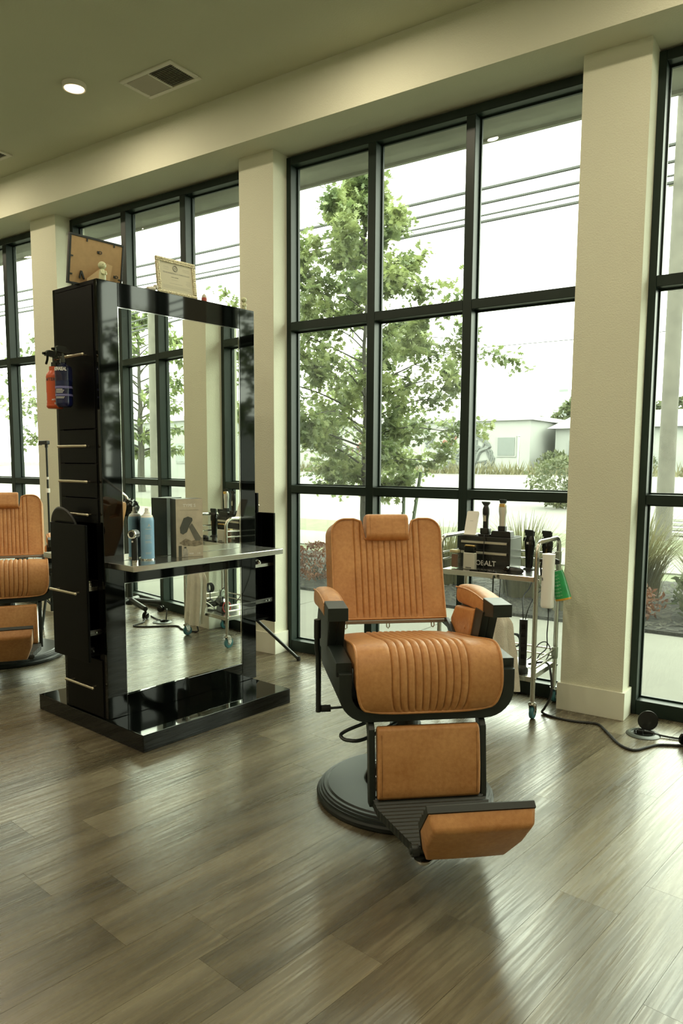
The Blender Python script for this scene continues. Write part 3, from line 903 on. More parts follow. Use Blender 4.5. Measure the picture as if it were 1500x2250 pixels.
# stakes beside the young tree
STAKE = mat('green_stake_paint', (0.05, 0.07, 0.035), 0.7)
for lab, p0, p1 in (('straight green metal stake beside the young oak', (-4.24, 7.55, GZ), (-4.24, 7.55, 1.19)), ('leaning green metal stake beside the young oak', (-4.20, 7.5, GZ), (-4.00, 7.5, 1.22))):
    bb = B(); bb.tube([p0, p1], 0.020, 6)
    for k in range(6):
        f = 0.35 + k * 0.1; q = Vector(p0).lerp(Vector(p1), f); bb.box(q.x - 0.012, q.x + 0.012, q.y - 0.03, q.y - 0.012, q.z - 0.012, q.z + 0.012)
    tag(bb.build('tree_stake', STAKE, None, 40), lab, 'stake', 'tree stakes')

# ------------------------------------------------------------------ barber chair (x: across, y: backwards, z: up; the sitter faces -y)
def interp(pts, t):
    """polyline of (t, a, b) sampled at t"""
    for p, q in zip(pts, pts[1:]):
        if t <= q[0]:
            f = (t - p[0]) / max(1e-9, q[0] - p[0]); return [p[i] + (q[i] - p[i]) * f for i in range(1, len(p))]
    return list(pts[-1][1:])

def make_chair(label):
    t = thing('barber_chair', label, 'chair', (0, 0, 0), 0, 'tan leather barber chairs')
    # --- base and column
    b = B(); b.lathe([(0.0, 0.0), (0.346, 0.0), (0.352, 0.008), (0.353, 0.020), (0.348, 0.028), (0.344, 0.029), (0.343, 0.036), (0.336, 0.037), (0.334, 0.044), (0.327, 0.045), (0.324, 0.051), (0.314, 0.052), (0.306, 0.057), (0.20, 0.066), (0.0, 0.072)], seg=72)
    b.build('base_disc', mat('black_base_enamel', (0.010, 0.014, 0.012), 0.34, var=0.1, spec=0.38), t, 25)
    b = B(); b.lathe([(0.165, 0.062), (0.158, 0.085), (0.135, 0.115), (0.10, 0.138), (0.085, 0.150), (0.08, 0.16), (0.0, 0.16)], seg=48)
    b.build('pump_cover', BLACKSHINY, t, 40)
    b = B(); b.lathe([(0.062, 0.155), (0.062, 0.30), (0.05, 0.30), (0.05, 0.415), (0.0, 0.415)], seg=28)
    b.build('column', BLACKMETAL, t, 40)
    b = B(); b.box(-0.13, 0.13, -0.16, 0.16, 0.392, 0.428, 0.006); b.build('seat_carrier', BLACKMETAL, t, 30)
    # --- U shaped seat frame
    ro, ri, h = 0.105, 0.068, math.pi / 2
    HW, ZB, TH = 0.316, 0.424, 0.044
    outer = [(-HW, 0.600)] + arc(-HW + ro, ZB + ro, ro, math.pi, 1.5 * math.pi, 8) + arc(HW - ro, ZB + ro, ro, -h, 0, 8) + [(HW, 0.600)]
    inner = [(HW - TH, 0.600)] + arc(HW - TH - ri, ZB + TH * 0.85 + ri, ri, 0, -h, 8) + arc(-HW + TH + ri, ZB + TH * 0.85 + ri, ri, -h, -math.pi, 8) + [(-HW + TH, 0.600)]
    b = B(); b.prism(outer + inner, 'y', -0.338, 0.20, bevel=0.004)
    b.build('seat_frame', BLACKMETAL, t, 35)
    b = B()
    b.prism(arc(0, 0, 1, 0, 0.001, 1) and [(-0.30, 0.50), (0.30, 0.50), (0.27, 0.445), (-0.27, 0.445)], 'y', -0.30, 0.20)
    b.build('seat_pan', BLACKSATIN, t, 0)
    for s in (-1, 1):
        b = B()
        xa, xb = sorted((s * 0.266, s * 0.324))
        b.prism([(-0.308, 0.583), (-0.308, 0.632), (0.0, 0.640), (0.18, 0.628), (0.18, 0.575)], 'x', xa, xb, bevel=0.005)
        b.build('side_rail', BLACKMETAL, t, 35)
        # upright between side rail and armrest
        xa, xb = sorted((s * 0.290, s * 0.325))
        b = B(); b.prism([(0.26, 0.600), (-0.065, 0.615), (-0.135, 0.765), (-0.03, 0.765), (0.22, 0.735), (0.27, 0.66)], 'x', xa, xb, bevel=0.004)
        b.build('arm_support', BLACKMETAL, t, 35)
        xa, xb = sorted((s * 0.262, s * 0.291))
        b = B(); b.prism([(-0.065, 0.612), (-0.135, 0.765), (-0.045, 0.765), (0.022, 0.612)], 'x', xa, xb, bevel=0.003)
        b.build('arm_front_trim', BLACKMETAL, t, 35)
        xa, xb = sorted((s * 0.254, s * 0.291))
        b = B(); b.prism([(0.255, 0.600), (0.02, 0.600), (-0.045, 0.758), (0.20, 0.728), (0.262, 0.665)], 'x', xa, xb, bevel=0.012, seg=3)
        ap_ = b.build('arm_panel', LEATHER, t, 40)
        b = B(); b.lathe([(0.0, -0.003), (0.006, -0.002), (0.007, 0.0)], (s * 0.2535, 0.06, 0.665), 12, 'x'); b.build('button', LEATHER, ap_, 40)
        # armrest roll
        b = B()
        def roll(u, v, s=s):
            a = 2 * math.pi * u
            y = 0.245 - 0.365 * v
            zc = 0.772 + 0.012 * math.sin(math.pi * v) + 0.010 * v * v
            hz = 0.040 + 0.004 * math.sin(math.pi * v) - 0.007 * v * v * v
            hx = 0.040
            e = 0.0
            k = min(1.0, max(0.0, v / 0.10)); k = math.sqrt(max(0.0, 1 - (1 - k) ** 2))
            c_, s_ = math.cos(a), math.sin(a)
            n = 2.0 / 3.2
            px = hx * k * math.copysign(abs(c_) ** n, c_); pz = hz * k * math.copysign(abs(s_) ** n, s_)
            return (s * 0.305 + px, y, zc + pz)
        vs = b.grid(roll, 28, 26)
        bmesh.ops.remove_doubles(b.bm, verts=b.bm.verts[:], dist=0.00005)
        bmesh.ops.holes_fill(b.bm, edges=b.bm.edges[:], sides=40)
        bmesh.ops.recalc_face_normals(b.bm, faces=b.bm.faces[:])
        ar = b.build('armrest', LEATHER, t, 50)
        for sx in (-1, 1):
            b = B()
            pts = [Vector((s * 0.305 + sx * 0.036, 0.232 - 0.350 * i / 14, 0.772 + 0.012 * math.sin(math.pi * i / 14) + 0.010 * (i / 14) ** 2 + 0.030 - 0.006 * (i / 14) ** 3)) for i in range(15)]
            b.tube(pts, 0.0035, 6); b.build('piping', LEATHER, ar, 60)
        xa, xb = sorted((s * 0.268, s * 0.342))
        b = B(); b.prism([(-0.112, 0.745), (-0.229, 0.763), (-0.229, 0.810), (-0.112, 0.816)], 'x', xa, xb, bevel=0.004)
        b.build('armrest_cap', BLACKMETAL, t, 35)
    # --- seat cushion
    prof = [(0.00, -0.262, 0.560), (0.04, -0.262, 0.585), (0.08, -0.25, 0.602), (0.25, -0.10, 0.626), (0.42, 0.06, 0.650), (0.56, 0.20, 0.676), (0.62, 0.262, 0.686), (0.66, 0.300, 0.686), (0.70, 0.333, 0.673), (0.74, 0.353, 0.648), (0.78, 0.363, 0.618), (0.84, 0.370, 0.575), (0.92, 0.366, 0.515), (0.97, 0.354, 0.476), (1.0, 0.343, 0.462)]
    fine = []
    for i in range(81):                       # smooth the profile
        a = [interp(prof, min(1, max(0, i / 80 + d))) for d in (-0.03, -0.015, 0, 0.015, 0.03)]
        fine.append((i / 80, sum(q[0] for q in a) / 5, sum(q[1] for q in a) / 5))
    grooves = [-0.132 + 0.0264 * i for i in range(11)]
    def halfw(v):
        w = 0.232 + 0.026 * min(1, v / 0.6)
        if v > 0.84:
            f = (v - 0.84) / 0.16; w -= 0.055 * (1 - math.sqrt(max(0, 1 - f * f)))
        if v < 0.06:
            f = 1 - v / 0.06; w -= 0.02 * (1 - math.sqrt(max(0, 1 - f * f)))
        return w
    def chan(x, gs, depth, sig):
        d = min(abs(x - g) for g in gs)
        return depth * math.exp(-(d / sig) ** 2)
    xs = sorted(set([-1 + 2 * i / 26 for i in range(27)] + [g / 0.25 + o for g in grooves for o in (-0.034, -0.014, -0.006, 0, 0.006, 0.014, 0.034)]))
    def seat_pt(u, v, off=0.0, ch=True):
        i = u * (len(xs) - 1); k = int(round(i)); xn = xs[min(k, len(xs) - 1)]
        y, z = interp(fine, v)
        y2, z2 = interp(fine, min(1, v + 0.01)); y1, z1 = interp(fine, max(0, v - 0.01))
        ty, tz = y2 - y1, z2 - z1; L = math.hypot(ty, tz); ny, nz = -tz / L, ty / L       # outward normal (w,z)
        hw = halfw(v); x = xn * hw
        d = 0.010 * (1 - abs(xn) ** 5)
        if ch:
            pad = min(1, v / 0.05, (1 - v) / 0.02)
            d -= chan(xn * 0.25, grooves, 0.0075, 0.0042) * max(0, pad)
            if grooves[0] < xn * 0.25 < grooves[-1]: d += 0.0015
        d += off
        # normal must point up/forward
        if nz < 0 and ny < 0: ny, nz = -ny, -nz
        return (x, -(y + ny * d), z + nz * d)
    b = B()
    b.shell(lambda u, v: seat_pt(u, v), lambda u, v: seat_pt(u, v, -0.085, False), len(xs) - 1, 80)
    seat = b.build('seat_cushion', LEATHER, t, 60)
    n = len(xs) - 1
    def rim(u, v, o=0.001):
        return Vector(seat_pt(u, v, o, False))
    path = [rim(0, i / 60) for i in range(0, 61)] + [rim(i / n, 1.0) for i in range(2, n, 3)] + [rim(1, 1 - i / 60) for i in range(0, 61)]
    b = B(); b.tube(path, 0.0048, 7); b.build('piping', LEATHER, seat, 60)
    b = B()
    for g in grooves:
        k = min(range(len(xs)), key=lambda i: abs(xs[i] - g / 0.25)); u = k / n
        for j in range(150):
            v = 0.05 + 0.93 * j / 150
            p = Vector(seat_pt(u, v, 0.0004)); q = Vector(seat_pt(u, v + 0.0036, 0.0004))
            b.tube([p, q], 0.0008, 3, False)
    b.build('stitching', STITCH, seat, 0, kind='stuff')
    # --- backrest
    W0, Z0, W1, Z1 = -0.300, 0.655, -0.430, 1.078
    dirw, dirz = (W1 - W0), (Z1 - Z0); LEN = math.hypot(dirw, dirz); dw, dz = dirw / LEN, dirz / LEN
    nw, nz_ = dz, -dw                         # forward normal
    bh = 0.245
    def top_s(x):
        ax = abs(x)
        if ax < 0.098: base = 0.352
        elif ax < 0.116:
            f = (ax - 0.098) / 0.018; base = 0.352 + (LEN - 0.362) * (f * f * (3 - 2 * f))
        else: base = LEN - 0.010 + 0.010 * min(1, (ax - 0.116) / 0.03)
        rr = 0.062
        if ax > bh - rr:
            f = (ax - (bh - rr)) / rr; base -= rr * (1 - math.sqrt(max(0.0, 1 - min(1, f) ** 2)))
        return base
    bgr = [-0.118 + 0.0262 * i for i in range(10)]
    outerg = [-0.146, 0.146]
    allg = bgr + outerg
    xb_ = sorted(set([-bh + 2 * bh * i / 34 for i in range(35)] + [s * a for s in (-1, 1) for a in (0.095, 0.098, 0.101, 0.104, 0.107, 0.110, 0.113, 0.116, 0.12, 0.19, 0.2, 0.21, 0.22, 0.228, 0.234, 0.239, 0.2425, 0.2443)] + [g + o for g in allg for o in (-0.008, -0.0035, -0.0015, 0, 0.0015, 0.0035, 0.008)]))
    nb = len(xb_) - 1
    def back_pt(u, v, off=0.0, ch=True):
        x = xb_[int(round(u * nb))]
        s = v * top_s(x)
        d = 0.014 * (1 - abs(x / bh) ** 4) * math.sin(math.pi * min(1, 0.12 + 0.88 * s / LEN)) 
        if ch:
            pad = min(1, v / 0.04, (1 - v) / 0.03)
            gs = allg if abs(x) > 0.11 else bgr
            d -= chan(x, allg, 0.0065, 0.0036) * max(0, pad)
        d += off
        curve = -0.012 * math.sin(math.pi * s / LEN)
        if off < -0.05: x *= 1.065; s = s * 1.012 - 0.002
        return (x, -(W0 + dw * s + nw * (d + curve)), Z0 + dz * s + nz_ * (d + curve))
    b = B(); b.shell(lambda u, v: back_pt(u, v), lambda u, v: back_pt(u, v, -0.088, False), nb, 44)
    back = b.build('backrest', LEATHER, t, 60)
    path = [Vector(back_pt(0, i / 40, 0.001, False)) for i in range(0, 41)] + [Vector(back_pt(i / nb, 1, 0.001, False)) for i in range(1, nb)] + [Vector(back_pt(1, 1 - i / 40, 0.001, False)) for i in range(0, 41)] + [Vector(back_pt(1 - i / nb, 0, 0.001, False)) for i in range(2, nb - 1, 4)]
    b = B(); b.tube(path, 0.0045, 7, closed=True); b.build('piping', LEATHER, back, 60)
    b = B()
    for g in allg:
        k = min(range(len(xb_)), key=lambda i: abs(xb_[i] - g)); u = k / nb
        for j in range(110):
            v = 0.02 + 0.96 * j / 110
            b.tube([back_pt(u, v, 0.0004), back_pt(u, v + 0.005, 0.0004)], 0.0008, 3, False)
    b.build('stitching', STITCH, back, 0, kind='stuff')
    # --- headrest: padded block in the notch
    def hr(x, s, d):
        return (x, -(W0 + dw * s + nw * d), Z0 + dz * s + nz_ * d)
    b = B()
    secs = rrect(-0.062, 0.034, 0.345, 0.462, 0.028, 6)     # (depth, s)
    for i, (xx, k) in enumerate(((-0.094, 0.90), (-0.093, 0.95), (-0.088, 0.985), (-0.08, 1.0), (0.08, 1.0), (0.088, 0.985), (0.093, 0.95), (0.094, 0.90))):
        ring = []
        for dd, ss in secs:
            ring.append(b.v(hr(xx, 0.404 + (ss - 0.404) * k, -0.014 + (dd + 0.014) * k)))
        if i:
            for j in range(len(ring)):
                b.face([prev[j], prev[(j + 1) % len(ring)], ring[(j + 1) % len(ring)], ring[j]])
        else:
            b.face(ring)
        prev = ring
    b.face(prev[::-1])
    bmesh.ops.recalc_face_normals(b.bm, faces=b.bm.faces[:])
    hd = b.build('headrest', LEATHER, t, 50)
    b = B()
    for sx in (-0.078, 0.078):
        for j in range(26):
            s = 0.362 + 0.086 * j / 26
            b.tube([hr(sx, s, 0.0348), hr(sx, s + 0.0016, 0.0348)], 0.0007, 3, False)
    b.build('stitching', STITCH, hd, 0, kind='stuff')
    # --- rail and hooks below the back
    b = B(); b.box(-0.248, 0.248, 0.288, 0.322, 0.636, 0.652, 0.002, 1); b.build('back_rail', mat('grey_steel_bar', (0.30, 0.31, 0.29), 0.4, metal=0.8), t, 30)
    for x in (-0.205, -0.02, 0.178):
        b = B(); b.tube([(x, 0.292, 0.638), (x, 0.288, 0.622), (x + 0.006, 0.285, 0.617), (x + 0.012, 0.288, 0.622), (x + 0.012, 0.292, 0.638)], 0.0028, 6); b.build('hook', STEEL, t, 40)
    for s in (-1, 1):
        xa, xb = sorted((s * 0.236, s * 0.252))
        b = B(); b.prism([(0.325, 0.652), (0.270, 0.660), (0.215, 0.640), (0.150, 0.605), (0.150, 0.575), (0.180, 0.575), (0.250, 0.622), (0.325, 0.626)], 'x', xa, xb, bevel=0.003)
        b.build('bracket', BLACKMETAL, t, 35)
    # --- legrest
    b = B()
    lp = [(-0.318, 0.396), (-0.330, 0.408), (-0.346, 0.408), (-0.360, 0.396), (-0.372, 0.340), (-0.380, 0.270), (-0.384, 0.200), (-0.383, 0.170), (-0.376, 0.157), (-0.362, 0.152), (-0.345, 0.158)]
    b.prism(lp, 'x', -0.184, 0.184, bevel=0.008, seg=3)
    lg = b.build('legrest_pad', LEATHER, t, 50)
    b = B()
    for sx in (-0.17, 0.17):
        for j in range(60):
            f = j / 60; z = 0.385 - 0.215 * f; y = -0.3635 - 0.0215 * min(1, f * 1.6)
            b.box(sx - 0.0006, sx + 0.0006, y - 0.0014, y + 0.004, z - 0.0012, z + 0.0008)
    b.build('stitching', STITCH, lg, 0, kind='stuff')
    for s in (-1, 1):
        xa, xb = sorted((s * 0.190, s * 0.212))
        b = B(); b.prism([(-0.26, 0.445), (-0.30, 0.445), (-0.345, 0.40), (-0.368, 0.165), (-0.366, 0.130), (-0.335, 0.130), (-0.325, 0.165), (-0.305, 0.37)], 'x', xa, xb, bevel=0.003)
        b.build('legrest_arm', BLACKMETAL, t, 35)
    b = B(); b.cyl((-0.20, -0.345, 0.148), (0.20, -0.345, 0.148), 0.010, seg=10); b.build('legrest_rod', BLACKMETAL, t, 40)
    # --- ribbed foot plate and flip-up pad
    b = B()
    ya, yb = -0.352, -0.725
    nrib = 13
    def plate_w(f): return 0.196 - 0.056 * max(0, (f - 0.25) / 0.75)
    rows = []
    for i in range(nrib * 4 + 1):
        f = i / (nrib * 4); z = 0.150 + 0.022 * f + (0.006 if i % 4 in (1, 2) else 0.0)
        w = plate_w(f) + (0.004 if i % 4 in (1, 2) else 0.0)
        rows.append(((b.v((-w, ya + (yb - ya) * f, z))), b.v((w, ya + (yb - ya) * f, z)), b.v((w, ya + (yb - ya) * f, z - 0.028)), b.v((-w, ya + (yb - ya) * f, z - 0.028))))
    for p, q in zip(rows, rows[1:]):
        for k in range(4):
            b.face([p[k], p[(k + 1) % 4], q[(k + 1) % 4], q[k]])
    b.face(list(rows[0])); b.face(list(rows[-1])[::-1])
    bmesh.ops.recalc_face_normals(b.bm, faces=b.bm.faces[:])
    b.build('foot_plate', BLACKMETAL, t, 20)
    # pad frame: along the flap f=0 hinge .. f=1 free edge, d along its forward-down normal
    hy, hz = 0.735, 0.168
    ty, tz = 0.925, 0.372
    fl = math.hypot(ty - hy, tz - hz); ey, ez = (ty - hy) / fl, (tz - hz) / fl
    ny, nz2 = ez, -ey
    def flap(x, s, d): return (x, -(hy + ey * s + ny * d), hz + ez * s + nz2 * d)
    def fw_(f): return 0.118 + 0.034 * min(1, f / 0.55)
    b = B()
    b.shell(lambda u, v: flap((2 * u - 1) * (fw_(v) + 0.003), v * (fl + 0.004), 0.0), lambda u, v: flap((2 * u - 1) * (fw_(v) + 0.003), v * (fl + 0.004), -0.024 + (0.005 if int(v * 40) % 4 < 2 else 0)), 4, 40)
    b.build('footrest_backing', BLACKMETAL, t, 20)
    b = B()
    def padf(u, v):
        x = 2 * u - 1
        e = min(1.0, (1 - abs(x)) / 0.10, v / 0.16, (1 - v) / 0.10)
        e = math.sqrt(max(0.0, 1 - (1 - e) ** 2))
        return flap(x * fw_(v), 0.004 + v * (fl - 0.006), 0.004 + 0.042 * e + 0.006 * (1 - x * x) * math.sin(math.pi * v))
    b.shell(padf, lambda u, v: flap((2 * u - 1) * fw_(v), 0.004 + v * (fl - 0.006), 0.001), 44, 30)
    b.build('footrest_pad', LEATHER, t, 60)
    b = B(); b.cyl((-0.155, -0.728, 0.160), (0.155, -0.728, 0.160), 0.011, seg=12)
    b.cyl((-0.150, -0.728, 0.160), (-0.128, -0.728, 0.160), 0.019, seg=14); b.cyl((0.128, -0.728, 0.160), (0.150, -0.728, 0.160), 0.019, seg=14)
    b.build('hinge', BLACKMETAL, t, 40)
    b = B(); b.lathe([(0.0, -0.016), (0.02, -0.014), (0.026, -0.006), (0.028, 0.0), (0.0, 0.002)], (-0.118, -0.748, 0.146), 18); b.build('foot_glide', CHROME, t, 40)
    # --- recline lever, pump handle
    b = B(); b.tube(smooth_path([(-0.356, -0.02, 0.725), (-0.356, -0.01, 0.62), (-0.350, 0.0, 0.56), (-0.349, 0.0, 0.355)], 5), 0.0105, 10); lv = b.build('recline_lever', BLACKMETAL, t, 40)
    b = B(); b.tube([(-0.356, -0.021, 0.728), (-0.356, -0.018, 0.655)], 0.0135, 12); b.build('grip', BLACKPLASTIC, lv, 40)
    b = B(); b.cyl((-0.338, 0, 0.368), (-0.302, 0, 0.368), 0.014, seg=12); b.cyl((-0.302, 0, 0.368), (-0.20, 0, 0.372), 0.005, seg=8); b.build('lever_pivot', BLACKMETAL, lv, 40)
    b = B(); b.tube(smooth_path([(-0.05, 0.02, 0.33), (-0.19, -0.06, 0.318), (-0.262, -0.075, 0.295), (-0.272, -0.10, 0.286), (-0.250, -0.125, 0.282), (-0.19, -0.135, 0.288), (-0.05, -0.06, 0.32)], 5), 0.007, 8); b.build('pump_handle', BLACKMETAL, t, 40)
    return t

TH = 0.7396
chair = make_chair('tan leather barber chair in front of the middle window')
chair.location = (-1.41, 2.55, 0); chair.rotation_euler = (0, 0, TH)
chair2 = copy_tree(chair)
chair2['label'] = 'tan leather barber chair cut off by the left edge, behind the black mirror station'
chair2.location = (-4.67, 2.868, 0); chair2.rotation_euler = (0, 0, math.radians(57))

# ------------------------------------------------------------------ black mirror station (x: S out of the near mirror, y: T towards the windows)
SA = -0.1059; SX, SY = -2.8848, 2.273
def wor(s, t, z):
    return Vector((SX + math.cos(SA) * s - math.sin(SA) * t, SY + math.sin(SA) * s + math.cos(SA) * t, z))
st = thing('styling_station', 'tall black double-sided mirror station with shelf and drawers', 'cabinet', (SX, SY, 0), SA)
SD, SW, SH, SBT = -0.388, 0.9765, 2.1534, 0.082
b = B(); b.box(-0.644, 0.2966, -0.0126, 0.9516, 0.0, SBT, 0.004); b.build('plinth', BLACKGLOSS, st, 30)
MT0, MT1, MZ0, MZ1 = 0.1092, 0.8688, 0.1857, 2.0431
# mirror-side frames (rails and stiles) both sides
def side_frame(xa, xb):
    bb = B(); bb.box(xa, xb, 0.0, MT0, SBT, SH, 0.003, 2); bb.build('stile', BLACKGLOSS, st, 30)
    bb = B(); bb.box(xa, xb, MT1, SW, SBT, SH, 0.003, 2); bb.build('stile', BLACKGLOSS, st, 30)
    bb = B(); bb.box(xa, xb, MT0, MT1, MZ1, SH, 0.002, 1); bb.build('top_rail', BLACKGLOSS, st, 30)
    bb = B(); bb.box(xa, xb, MT0, MT1, SBT, MZ0, 0.002, 1); bb.build('bottom_rail', BLACKGLOSS, st, 30)
    bb = B(); bb.box(xa, xb, MT0, MT1, 0.740, 0.8215, 0.002, 1); bb.build('middle_rail', BLACKGLOSS, st, 30)
side_frame(-0.022, 0.0)
side_frame(SD, SD + 0.022)
for (z0, z1) in ((0.8505, MZ1), (MZ0, 0.740)):
    b = B(); b.box(-0.012, -0.006, MT0 - 0.002, MT1 + 0.002, z0, z1); mr = b.build('mirror', MIRROR, st, 0, label='mirror glass')
    b = B(); b.box(SD + 0.006, SD + 0.012, MT0 - 0.002, MT1 + 0.002, z0, z1); b.build('mirror', MIRROR, st, 0, label='mirror glass')
    b = B()
    b.box(-0.0062, -0.0030, MT0 + 0.000, MT0 + 0.004, z0, z1); b.box(-0.0062, -0.0030, MT1 - 0.004, MT1, z0, z1)
    b.box(-0.0062, -0.0030, MT0 + 0.004, MT1 - 0.004, z1 - 0.004, z1)
    b.build('mirror_edge', CHROME, st, 0)
# core panels behind the mirrors and the two ends
b = B(); b.box(-0.060, -0.023, 0.002, SW - 0.002, SBT, SH - 0.02); b.build('core_panel', BLACKSATIN, st, 0)
b = B(); b.box(SD + 0.023, SD + 0.060, 0.002, SW - 0.002, SBT, SH - 0.02); b.build('core_panel', BLACKSATIN, st, 0)
b = B(); b.box(SD + 0.022, -0.022, 0.0, SW, SH - 0.02, SH - 0.001, 0.001, 1); b.build('top_panel', BLACKSATIN, st, 0)
b = B(); b.box(SD + 0.060, -0.060, 0.48, 0.50, SBT, SH - 0.02); b.build('divider', BLACKSATIN, st, 0)
HND = mat('satin_nickel_handle', (0.55, 0.50, 0.38), 0.3, metal=1.0)
def handle(parent, xa, xb, y, z, sgn):
    bb = B()
    bb.cyl((xa, y, z), (xb, y, z), 0.0065, seg=12)
    for x in (xa + 0.025, xb - 0.025):
        bb.cyl((x, y - sgn * 0.032, z), (x, y, z), 0.004, seg=8)
    for x in (xa, xb):
        bb.ball((x, y, z), 0.0075, 10, 6)
    return bb.build('handle', HND, parent, 40)
xa, xb = SD + 0.034, -0.034
def end_fronts(sgn, y_face, opens):
    # fixed door on top, three drawers, tall pull-out, bottom drawer
    for name, z0, z1, hz in (('door', 1.480, 2.131, 1.818), ('drawer', 1.318, 1.476, 1.398), ('drawer', 1.154, 1.314, 1.231), ('drawer', 1.034, 1.150, 1.075), ('drawer', 0.086, 0.372, 0.235)):
        d = opens.get(hz, 0.0)
        y0, y1 = sorted((y_face + sgn * (d - 0.012), y_face + sgn * (d + 0.004)))
        bb = B(); bb.box(xa, xb, y0, y1, z0, z1, 0.002, 1)
        f = bb.build(name, BLACKSATIN, st, 30)
        handle(f, SD + 0.072, -0.072, y_face + sgn * (d + 0.036), hz, sgn)
        if d > 0.02:
            bb = B(); ya, yb = sorted((y_face + sgn * (d - 0.012), y_face - sgn * 0.25))
            bb.box(xa + 0.012, xa + 0.022, ya, yb, z0 + 0.02, z1 - 0.02); bb.box(xb - 0.022, xb - 0.012, ya, yb, z0 + 0.02, z1 - 0.02)
            bb.build('drawer_box', BLACKSATIN, f, 0)
end_fronts(-1, 0.0, {})
end_fronts(1, SW, {1.075: 0.055})
for sgn, yf in ((-1, 0.0), (1, SW)):      # narrow edge strips either side of the fronts
    for (a, c) in ((SD + 0.022, xa - 0.002), (xb + 0.002, -0.022)):
        y0, y1 = sorted((yf, yf - sgn * 0.015))
        b = B(); b.box(a, c, y0, y1, SBT, SH - 0.02); b.build('edge_strip', BLACKSATIN, st, 0)
# tall pull-outs, both a little open
def pullout(sgn, y_face, d, za, zb):
    y0, y1 = sorted((y_face + sgn * (d - 0.014), y_face + sgn * d))
    bb = B(); bb.box(SD + 0.036, -0.036, y0, y1, za, zb, 0.003, 2)
    f = bb.build('pull_out', BLACKGLOSS if sgn > 0 else BLACKSATIN, st, 30)
    if sgn < 0:
        handle(f, SD + 0.080, -0.080, y_face + sgn * (d + 0.032), 0.706, sgn)
    ya, yb = sorted((y_face + sgn * (d - 0.014), y_face - sgn * 0.30))
    bb = B(); bb.box(SD + 0.065, -0.065, ya, yb, 0.712, 0.730); bb.build('tray', STEEL, f, 0)
    bb = B(); bb.box(SD + 0.065, -0.065, ya, yb, za + 0.02, za + 0.032); bb.build('bottom_tray', BLACKSATIN, f, 0)
    bb = B(); bb.box(-0.056, -0.046, ya, yb, 0.500, 0.525); bb.box(-0.045, -0.041, ya, yb - 0.02 if sgn > 0 else yb, 0.504, 0.507); bb.box(-0.045, -0.041, ya, yb - 0.02, 0.518, 0.521)
    rl = bb.build('slide_rail', mat('slide_rail_steel', (0.12, 0.12, 0.11), 0.3, metal=0.9), f, 0)
    bb = B()
    for k in (0.05, 0.075):
        yy = y_face + sgn * (d - k); bb.lathe([(0.004, 0.0), (0.004, 0.0015), (0.0, 0.002)], (-0.041, yy, 0.5125), 10, 'x')
    bb.build('screw', CHROME, rl, 40)
    return f
pullout(-1, 0.0, 0.075, 0.374, 1.030)
pullout(1, SW, 0.195, 0.374, 1.028)
b = B(); b.box(0.0, 0.2106, 0.0166, 0.9868, 0.8222, 0.8505, 0.0025, 1); b.build('counter', STEELTOP, st, 30, label='steel edged shelf before the near mirror')
b = B(); b.box(SD - 0.2106, SD, 0.0166, 0.9868, 0.8222, 0.8505, 0.0025, 1); b.build('counter', STEELTOP, st, 30, label='steel edged shelf before the far mirror')

CT = 0.8505
# ---- blue spray can
CANBLUE = mat('light_blue_can_print', (0.30, 0.56, 0.82), 0.28, var=0.05, scale=30)
def at(s, t, z, rz=0.0, **k):
    p = wor(s, t, z); return dict(loc=(p.x, p.y, p.z), rz=SA + rz)
t = thing('spray_can', 'light blue aerosol can with white cap on the steel shelf', 'can', **at(0.045, 0.213, CT))
b = B(); b.lathe([(0.0, 0.0), (0.032, 0.0), (0.0335, 0.003), (0.0335, 0.012), (0.033, 0.013), (0.033, 0.190), (0.031, 0.203), (0.026, 0.215), (0.022, 0.219), (0.0, 0.219)], seg=32); body = b.build('body', CANBLUE, t, 40)
b = B(); b.lathe([(0.0345, 0.0005), (0.0345, 0.006), (0.033, 0.007)], seg=32); b.build('rim', CHROME, body, 40)
b = B(); b.lathe([(0.0325, 0.192), (0.0305, 0.204), (0.026, 0.216), (0.017, 0.222), (0.015, 0.224), (0.015, 0.230), (0.0, 0.230)], seg=28); b.build('shoulder', WHITEPLASTIC, t, 40)
b = B(); b.lathe([(0.0105, 0.230), (0.0105, 0.240), (0.0085, 0.252), (0.0, 0.252)], seg=16); nz = b.build('nozzle', WHITEPLASTIC, t, 40)
b = B(); b.cyl((0.008, -0.003, 0.244), (0.0115, -0.004, 0.244), 0.002, seg=8); b.build('spray_hole', BLACKPLASTIC, nz, 40)
Mc = frame_matrix((0.0295, -0.0145, 0.0), (0.44, 0.9, 0), (0, 0, 1))
text('can_print', 'A', 0.022, WHITEPRINT, body, Mc @ Matrix.Translation((0.004, 0.168, 0.0006)), bend=0.033)
ring_lines('can_print', body, WHITEPRINT, 0.0334, (0.120, 0.112, 0.104, 0.090, 0.084, 0.036, 0.030, 0.150), -0.9, 0.1, 0.0022)
b = B()
for k in range(12):
    b.box(-0.0002, 0.0002 + 0.0006 * (k % 3), 0, 0.0003, 0.03 + 0.0022 * k, 0.0313 + 0.0022 * k)
o = b.build('barcode', WHITEPRINT, body, 0); o.matrix_local = frame_matrix((-0.033, 0.0, 0.0), (0, -1, 0), (0, 0, 1)) @ Matrix.Rotation(math.radians(-90), 4, 'X')
